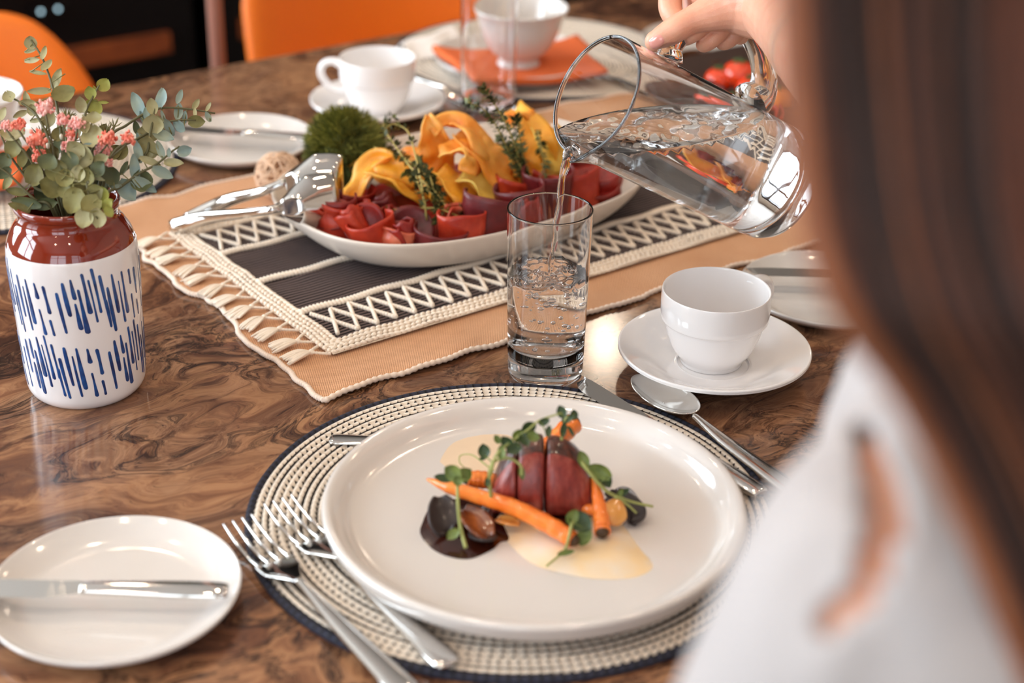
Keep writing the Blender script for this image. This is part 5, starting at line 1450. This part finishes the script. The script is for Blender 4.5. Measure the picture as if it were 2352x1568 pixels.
petal('mushroom_slice', 'second dark mushroom piece under the onion petal', [(1085, 1215, .006), (1110, 1225, .007), (1138, 1222, .006)], .016, BEET, .003)

# pea shoots
SHL = [mat('pea_shoot_leaf', rgb(118, 132, 62), .45, noise=(110, rgb(86, 104, 44), 3)), mat('dark_pea_shoot_leaf', rgb(52, 72, 36), .45), mat('pea_shoot_stem', rgb(156, 160, 92), .5)]
def shoot(lab, pts, leaves, r=.0009, seed=0):
    t = thing('pea_shoot', lab, 'herb sprig', dG(*pts[0])); P = cr([dG(*p) for p in pts], 8); k = len(P)
    MB().tube(P, [r * (1 - .35 * i / k) for i in range(k)], 8).build('stem', SHL[2], t, t.location)
    b = MB()
    for (px, py, h, L, Wd, ang, c) in leaves:
        q = (dG(px, py, h) - CAM).dot(FW); leaf(b, px, py, L * 1.08, Wd * 1.08, ang, c, q, tilt=rl.uniform(-.3, .3))
        s0 = Q(px - cos(radians(ang)) * L * .45, py + sin(radians(ang)) * L * .45, q); near = min(P, key=lambda p: (p - s0).length); b.tube([s0, near], .00045, 5, m=0)
    b.build('leaves', [SHL[0], SHL[1]], t, t.location); return t
shoot('pea shoot standing at the left with a forked stem ending in the gravy', [(1070, 1258, .004), (1058, 1212, .012), (1052, 1160, .026), (1050, 1110, .036), (1044, 1088, .040)],
      [(1040, 1085, .042, 34, 30, 140, 0), (1068, 1088, .040, 30, 26, 40, 0), (1018, 1098, .036, 34, 16, 170, 1), (1040, 1226, .010, 28, 18, 220, 0), (1052, 1103, .04, 20, 18, 100, 0)], r=.0013)
shoot('looping pea tendril over the left side of the meat', [(1128, 1145, .020), (1124, 1090, .040), (1135, 1060, .048), (1168, 1052, .050), (1195, 1068, .046), (1198, 1092, .040)],
      [(1112, 1035, .050, 26, 22, 100, 1), (1198, 1086, .041, 26, 12, 280, 0), (1120, 1105, .036, 20, 10, 80, 1)], r=.0012)
shoot('pea shoot bunched on top of the meat', [(1128, 1090, .040), (1140, 1045, .054), (1180, 1010, .060), (1215, 985, .066), (1240, 965, .070), (1290, 948, .074)],
      [(1165, 1015, .060, 28, 22, 130, 1), (1190, 1000, .062, 26, 20, 60, 0), (1215, 982, .066, 30, 22, 30, 1), (1180, 1030, .058, 30, 20, 200, 1), (1290, 945, .075, 24, 18, 110, 1), (1250, 968, .07, 22, 14, 20, 1), (1152, 1038, .056, 26, 16, 90, 0), (1205, 1010, .062, 26, 20, 300, 1), (1260, 990, .066, 22, 12, 80, 1), (1225, 1002, .064, 24, 18, 340, 0), (1142, 1008, .058, 18, 12, 120, 0)], r=.0009)
shoot('pea shoot crossing the tip of the upright rear carrot', [(1290, 1010, .052), (1293, 985, .060), (1300, 960, .066), (1318, 950, .068)],
      [(1294, 985, .062, 30, 14, 85, 1), (1305, 962, .066, 26, 14, 30, 1), (1318, 952, .068, 20, 16, 100, 1), (1312, 990, .058, 22, 7, 300, 1)], r=.0009)
shoot('long pea shoot running down the right side beyond the meat', [(1335, 1060, .040), (1352, 1082, .036), (1385, 1120, .026), (1412, 1138, .020), (1450, 1152, .014), (1500, 1163, .010)],
      [(1340, 1055, .042, 34, 20, 110, 0), (1378, 1082, .036, 46, 26, 150, 0), (1388, 1098, .030, 40, 26, 300, 1), (1435, 1130, .018, 22, 10, 40, 1)], r=.0013)
shoot('short forked stem at the lower end of the long right shoot', [(1412, 1140, .020), (1440, 1158, .014), (1462, 1178, .009)], [(1425, 1132, .02, 20, 10, 60, 0)], r=.0010)
shoot('pea shoot hanging over the front end of the long carrot', [(1322, 1180, .020), (1313, 1205, .020), (1305, 1238, .014), (1295, 1265, .006), (1255, 1300, .004)],
      [(1335, 1200, .020, 44, 36, 320, 1), (1315, 1186, .024, 30, 22, 60, 0), (1342, 1232, .012, 36, 26, 250, 0), (1300, 1268, .008, 32, 12, 10, 0)], r=.0011)
shoot('thin curly tendril at the upper left of the dish', [(1122, 1072, .035), (1085, 1045, .034), (1058, 1046, .030), (1056, 1062, .028), (1066, 1072, .026)], [(1110, 1052, .036, 16, 7, 20, 1)], r=.0005)
# ================================================================== the person pouring (seen over the left shoulder)
from mathutils.bvhtree import BVHTree
SKIN = NT('warm_skin'); v = SKIN.coord(); a = SKIN.noise(v, 60, 4, .6)
SKIN.set(Base_Color=SKIN.ramp(a.outputs[0], [(0.3, rgb(222, 158, 130)), (0.7, rgb(234, 176, 148))]), Roughness=.42)
SKIN.p.inputs['Subsurface Weight'].default_value = .35; SKIN.p.inputs['Subsurface Radius'].default_value = (.010, .0035, .0018); SKIN.p.inputs['Subsurface Scale'].default_value = 1
_b = SKIN.noise(SKIN.coord(), 900, 4, .6); _c = SKIN.noise(SKIN.coord('Object', scale=(1, 1, 1)), 160, 3); SKIN.bump(SKIN.math('ADD', _b.outputs[0], _c.outputs[0]), .25, .0006)
NAILM = mat('pink_nail', rgb(232, 158, 146), .18, coat=.5)
SHIRT = mat('white_shirt_cloth', rgb(184, 176, 174), .75, bump=(40, .25, .004)); SHIRT.node_tree.nodes['Principled BSDF'].inputs['Sheen Weight'].default_value = .2
JEANS = mat('dark_trouser_cloth', rgb(40, 42, 52), .8)

def chain(b, pts, rs, n=20, sub=6, flat=1.0, side=None):
    P = cr(pts, sub); R = crs(rs, sub)
    b.tube(P, R, n, flat=flat, side=side)
    b.ball(P[0], R[0] * .999, n=n, k=12); b.ball(P[-1], R[-1] * .999, n=n, k=12)
def remesh(b, name, voxel, smooth=4, fac=.5):
    o = b.build(name + '_tmp', SKIN.m)
    m = o.modifiers.new('r', 'REMESH'); m.mode = 'VOXEL'; m.voxel_size = voxel; m.use_smooth_shade = True
    s = o.modifiers.new('s', 'SMOOTH'); s.factor = fac; s.iterations = smooth
    dg = bpy.context.evaluated_depsgraph_get(); dg.update()
    me = bpy.data.meshes.new_from_object(o.evaluated_get(dg)); bpy.data.objects.remove(o)
    return me

QH = (hplane(1640, 55) - CAM).dot(FW)
def H(px, py, dq): return Q(px, py, QH + dq)
WR = Q(1782, 18, QH - .050)
hand = MB()
# palm: from the wrist to the knuckles above the handle
chain(hand, [WR, H(1722, 8, -.030), H(1680, -5, -.016), H(1640, -18, -.004)], [.026, .0245, .0235, .0190])
chain(hand, [WR, H(1730, -25, -.020), H(1670, -45, .004), H(1610, -60, .014)], [.026, .024, .022, .0170])
# thumb with its ball
chain(hand, [H(1735, 5, -.038), H(1680, 14, -.032), H(1632, 30, -.030), H(1590, 46, -.029), H(1553, 66, -.027), H(1520, 88, -.023), H(1506, 95, -.021)], [.0225, .0190, .0140, .0104, .0101, .0093, .0082])
# index, behind the thumb, hooking down on the far side of it
chain(hand, [H(1620, -62, .014), H(1570, -50, .010), H(1543, -15, .004), H(1540, 22, -.004), H(1556, 52, -.010)], [.0112, .0098, .0092, .0088, .0076])
# middle, ring and little finger: round the handle, tips coming back towards the viewer
chain(hand, [H(1640, -55, .016), H(1600, -20, .022), H(1596, 30, .020), H(1604, 62, .008)], [.0112, .0098, .0092, .0080])
chain(hand, [H(1645, 42, -.016), H(1618, 58, -.021), H(1592, 78, -.020), H(1577, 87, -.014), H(1584, 84, -.002)], [.0064, .0066, .0064, .0058, .0054])
chain(hand, [H(1680, 44, -.011), H(1658, 70, -.017), H(1632, 94, -.016), H(1616, 103, -.010), H(1622, 98, .004)], [.0064, .0066, .0064, .0058, .0054])
chain(hand, [H(1706, 44, -.005), H(1694, 72, -.011), H(1674, 93, -.010), H(1660, 99, -.005), H(1664, 94, .006)], [.0062, .0064, .0060, .0054, .0050])
chain(hand, [H(1716, 34, -.001), H(1714, 60, -.004), H(1704, 84, -.003), H(1698, 88, .004)], [.0060, .0060, .0054, .0048])
chain(hand, [H(1660, -50, .014), H(1650, -5, .026), H(1642, 36, .022), H(1640, 66, .008)], [.0108, .0095, .0088, .0076])
chain(hand, [H(1690, -45, .012), H(1685, 0, .024), H(1678, 40, .020), H(1674, 66, .008)], [.0102, .0090, .0084, .0074])
# forearm start, so that hand and arm are one surface
EL = Q(2105, 330, .860)
chain(hand, [WR, WR.lerp(EL, .18), WR.lerp(EL, .36), WR.lerp(EL, .42)], [.0262, .0275, .0308, .0250], n=28)
hm = remesh(hand, 'hand', .00085, 3, .5)

body = MB()
SL = Vector((.112, .362, .298)); SR_ = Vector((.352, .560, .305)); TC = Vector((.235, .462, .27)); NB = Vector((.190, .440, .375)); HD = Vector((.178, .436, .585))
chain(body, [WR.lerp(EL, .30), WR.lerp(EL, .36), WR.lerp(EL, .6), WR.lerp(EL, .85), EL], [.0250, .0308, .0345, .0385, .0400], n=28)
chain(body, [EL, EL.lerp(SR_, .5), SR_], [.0410, .0440, .0520], n=28)
LE = Vector((.055, .400, .075)); LH = Vector((.165, .520, -.03))
chain(body, [SL, SL.lerp(LE, .5), LE], [.050, .045, .040], n=28); chain(body, [LE, LE.lerp(LH, .6), LH], [.040, .033, .025], n=24)
chain(body, [LH, LH + Vector((.05, .03, -.02))], [.025, .018])
chain(body, [SL, TC + Vector((0, 0, .035)), SR_], [.050, .078, .052], n=28)
PEL = Vector((.285, .400, -.26))
chain(body, [TC + Vector((0, 0, .01)), TC.lerp(PEL, .35), TC.lerp(PEL, .7), PEL], [.118, .118, .112, .135], n=36, flat=.78, side=UD)
chain(body, [NB - Vector((0, 0, .03)), NB, NB.lerp(HD, .5)], [.058, .050, .048], n=28)
bm_me = remesh(body, 'body', .0042, 5, .5)
# join hand and body into one surface mesh; add thumb nail
bm = bmesh.new(); bm.from_mesh(hm); bm.from_mesh(bm_me)
for f in bm.faces: f.material_index = 0; f.smooth = True
me = bpy.data.meshes.new('person'); bm.to_mesh(me); bm.free()
person = bpy.data.objects.new('person', me); COL.objects.link(person); me.materials.append(SKIN.m)
tag(person, 'person in a white shirt with long brown hair, pouring water from the jug', 'person')
bvh = BVHTree.FromObject(person, bpy.context.evaluated_depsgraph_get()) if False else BVHTree.FromPolygons([v.co.copy() for v in me.vertices], [tuple(p.vertices) for p in me.polygons])
# nail on the thumb: a curved plate pressed on the surface
ncx, ncy, na = 1508, 96, radians(212); V = []; F = []
for i in range(9):
    for j in range(9):
        a_ = (i / 8 - .5) * 2; c_ = (j / 8 - .5) * 2
        # superellipse mapping
        x = a_ * sqrt(1 - c_ * c_ / 2.4); y = c_ * sqrt(1 - a_ * a_ / 2.4)
        px = ncx + (x * 19 * cos(na) - y * 14.5 * sin(na)); py = ncy - (x * 19 * sin(na) + y * 14.5 * cos(na))
        d = (Q(px, py, 1) - CAM).normalized(); hit, nrm, _, _ = bvh.ray_cast(CAM, d)
        if hit is None or (hit - H(ncx, ncy, -.02)).length > .03: hit = Q(px, py, QH - .016); nrm = -d
        e = max(abs(a_), abs(c_)); V.append(hit + nrm * (.0007 * (1 - e ** 4) - .0001 * (e > .95)))
for i in range(8):
    for j in range(8): F.append((i * 9 + j, i * 9 + j + 1, (i + 1) * 9 + j + 1, (i + 1) * 9 + j))
MB().add(V, F).build('thumb_nail', NAILM, person)['label'] = 'pink thumb nail'

# head with a face (above the frame)
hb = MB(); fd = (VD + UD * -.25); fd.z = -.35; fd.normalize(); hs = fd.cross(Vector((0, 0, 1))).normalized(); hu = hs.cross(fd).normalized()
HM_ = Matrix((hs, fd, hu)).transposed()
def headfn(d):
    e = 1.0
    if d.z < -.2: e -= .16 * min(1, (-d.z - .2)) * (1 if d.y > -.2 else .4)
    e += .03 * max(0, d.y) * (1 - abs(d.z))
    e += .16 * math.exp(-((d.x / .13) ** 2 + ((d.z + .12) / .16) ** 2)) * (d.y > 0)          # nose
    e += .035 * math.exp(-((d.x / .25) ** 2 + ((d.z + .48) / .06) ** 2)) * (d.y > 0)         # lips
    for s in (-1, 1): e -= .05 * math.exp(-(((d.x - s * .36) / .16) ** 2 + ((d.z - .06) / .10) ** 2)) * (d.y > 0)
    return e
hb.ball(HD, .078, .094, .112, n=64, k=44, mat=HM_, fn=headfn); headp = hb.build('head', SKIN.m, person)
eb = MB(); EYEW = mat('eye_white', rgb(236, 232, 228), .2); IRIS = mat('brown_iris', rgb(70, 44, 28), .2); LIPM = mat('rose_lip', rgb(190, 96, 88), .4)
for s in (-1, 1):
    c = HD + HM_ @ Vector((s * .029, .080, .006)); eb.ball(c, .0115, n=16, k=10, m=0); eb.ball(c + fd * .0062, .0062, n=12, k=8, m=1)
eb.build('eyes', [EYEW, IRIS], headp)
MB().ball(HD + HM_ @ Vector((0, .083, -.052)), .022, .006, .0065, n=20, k=10, mat=HM_).build('lips', LIPM, headp)
for s in (-1, 1): MB().ball(HD + HM_ @ Vector((s * .077, 0, 0)), .008, .018, .030, n=16, k=10, mat=HM_).build('ear', SKIN.m, headp)

# shirt
sh = MB()
chain(sh, [SL, SL.lerp(LE, .5), LE.lerp(SL, .05)], [.0535, .0500, .0470], n=28)
chain(sh, [SR_, SR_.lerp(EL, .45), SR_.lerp(EL, .80)], [.0585, .0530, .0500], n=28)
chain(sh, [SL, TC + Vector((0, 0, .038)), SR_], [.0535, .082, .056], n=28)
chain(sh, [TC + Vector((0, 0, .012)), TC.lerp(PEL, .35), TC.lerp(PEL, .7), PEL + Vector((0, 0, .02))], [.127, .128, .126, .146], n=36, flat=.80, side=UD)
sm_ = remesh(sh, 'shirt', .0045, 6, .5)
bm = bmesh.new(); bm.from_mesh(sm_); bm.normal_update()
for v in bm.verts:
    p = v.co
    fold = mnoise.noise(Vector((p.x * 26, p.y * 26, p.z * 9))) * .0055 + mnoise.noise(Vector((p.x * 60, p.y * 60, p.z * 22 + 4))) * .0018
    v.co += v.normal * max(-.003, fold)
bm.normal_update(); bm.verts.ensure_lookup_table(); bm.faces.ensure_lookup_table()
tree = BVHTree.FromBMesh(bm)
cres = [(1935, 955), (1985, 1010), (2015, 1090), (2028, 1180), (2015, 1270), (1975, 1350), (1915, 1415), (1870, 1440)]
cw = [.0015, .0036, .0046, .0050, .0048, .0042, .0032, .0015]
c3 = []
for (px, py) in cres:
    h, nrm, _, _ = tree.ray_cast(CAM, (Q(px, py, 1) - CAM).normalized())
    if h is not None: c3.append(h)
kill = []
if len(c3) > 3:
    dense = cr(c3, 10); w_ = crs(cw[:len(c3)], 10)
    for f in bm.faces:
        c = f.calc_center_median()
        if (c - dense[len(dense) // 2]).length > .16: continue
        for p, r_ in zip(dense, w_):
            if (c - p).length < r_: kill.append(f); break
nc = NB + Vector((-.01, -.005, .012))
kill += [f for f in bm.faces if f not in set(kill) and (f.calc_center_median() - nc).length < .066 and f.calc_center_median().z > .335]
kill = list(set(kill))
bmesh.ops.delete(bm, geom=kill, context='FACES')
me2 = bpy.data.meshes.new('shirt'); bm.to_mesh(me2); bm.free(); me2.materials.append(SHIRT)
me2.polygons.foreach_set('use_smooth', [True] * len(me2.polygons))
so = bpy.data.objects.new('shirt', me2); COL.objects.link(so); so.parent = person; so['label'] = 'white shirt'
md = so.modifiers.new('s', 'SOLIDIFY'); md.thickness = .0012; md.offset = 1

# trousers, seated (below the frame)
tr = MB()
for s in (-1, 1):
    hip = PEL + UD * (.085 * s); kn = hip + VD * .40 + Vector((0, 0, -.02)); ft = kn + Vector((0, 0, -.41)) - VD * .02
    tr.tube(cr([hip, hip.lerp(kn, .5), kn], 6), crs([.085, .078, .060], 6), 24); tr.ball(kn, .061); tr.tube(cr([kn, kn.lerp(ft, .5), ft], 6), crs([.060, .052, .040], 6), 24); tr.ball(hip, .090)
tr.ball(PEL, .14, .11, .09, n=28, k=14, mat=Matrix.Rotation(TABLE_A, 3, 'Z')); tr.build('trousers', JEANS, person)
fo = MB()
for s in (-1, 1):
    ft = PEL + UD * (.085 * s) + VD * .38 + Vector((0, 0, -.43)); fo.ball((ft.x + VD.x * .06, ft.y + VD.y * .06, -.712), .045, .13, .036, n=24, k=12, mat=Matrix.Rotation(TABLE_A, 3, 'Z')); fo.tube([ft, Vector((ft.x, ft.y, -.72))], [.036, .036], 16)
fo.build('shoes', JEANS, person)

# hair: long locks falling on the left side of the head and over the shoulder
HAIRM = []
for nm, c1, c2 in (('dark_brown_hair', rgb(40, 18, 13), rgb(56, 28, 19)), ('chestnut_hair', rgb(82, 40, 24), rgb(104, 54, 32)), ('copper_hair_and_edge_glow', rgb(140, 76, 38), rgb(164, 94, 50))):
    t = NT(nm); v = t.coord('Object', scale=(300, 300, 20)); n = t.noise(v, 2, 3); t.set(Base_Color=t.ramp(n.outputs[0], [(.35, c1), (.65, c2)]), Roughness=.5)
    t.p.inputs['Sheen Weight'].default_value = .1; HAIRM.append(t.m)
edge = [(1800, -520), (1790, -250), (1795, 0), (1812, 250), (1848, 500), (1930, 720), (2055, 900), (2180, 1130), (2300, 1420), (2400, 1760)]
rgt = [(3100, -900), (2900, -400), (2800, 0), (2790, 300), (2800, 560), (2840, 780), (2920, 1000), (3000, 1260), (3060, 1560), (3120, 1900)]
hairb = MB(); rh2 = random.Random(17)
top = HD + Vector((-.02, -.01, .125))
NS = 640
for i in range(NS):
    t_ = i / NS if i % 5 else rh2.random() ** 1.6 * .5
    f = max(0.0, t_ + rh2.uniform(-.004, .004)); q0 = .352 + .050 * f + rh2.uniform(-.013, .013)
    wv = rh2.uniform(-14, 14); ph = rh2.uniform(0, 6)
    # locks: neighbouring strands share a wave and a tone
    lock = int(f * 26); lw = 26 * mnoise.noise(Vector((lock * 3.7, 1, 0)))
    pts = []
    for k, (e, g) in enumerate(zip(edge, rgt)):
        x = e[0] + (g[0] - e[0]) * f + wv * sin(k * .9 + ph) + lw * sin(k * .8 + lock); y = e[1] + (g[1] - e[1]) * f
        pts.append(Q(x, y, q0 + .006 * k / 9 + .05 * max(0, k - 5) / 4 * 1.0))
    root = HD + HM_ @ Vector((-.060 + .05 * f, -.03 - .055 * f, .085 - .02 * rh2.random()))
    pts = [top + (root - top) * .3, root] + pts
    tone = 0 if (mnoise.noise(Vector((lock * 1.9, 7, 0))) < .02) else 1
    if f < .05 and rh2.random() < .6: tone = 2  # copper strands colour in the glow of light through the hair's edge
    elif rh2.random() < .14: tone = 2 if rh2.random() < .35 else 1
    r = rh2.choice([.0008, .0011, .0015])
    P = cr(pts, 5); hairb.tube(P, [r] * (len(P) - 4) + [r * .8, r * .6, r * .4, r * .2], 5, m=tone, caps=False)
hs_ = hairb.build('hair', HAIRM, person); hs_['label'] = 'long brown hair'; hs_['kind'] = 'stuff'
cap = MB(); 
def capfn(d): return 1.0 + .03 * mnoise.noise(d * 6)
cap.ball(HD + HM_ @ Vector((0, -.012, .016)), .086, .100, .116, n=48, k=30, mat=HM_, fn=capfn)
cap.f, cap.m = zip(*[(f, m) for f, m in zip(cap.f, cap.m) if not any((HM_.transposed() @ (cap.v[i] - HD)).y > .040 and (HM_.transposed() @ (cap.v[i] - HD)).z < .066 for i in f)]); cap.f = list(cap.f); cap.m = list(cap.m)
cap.build('hair_crown', HAIRM[0], person)
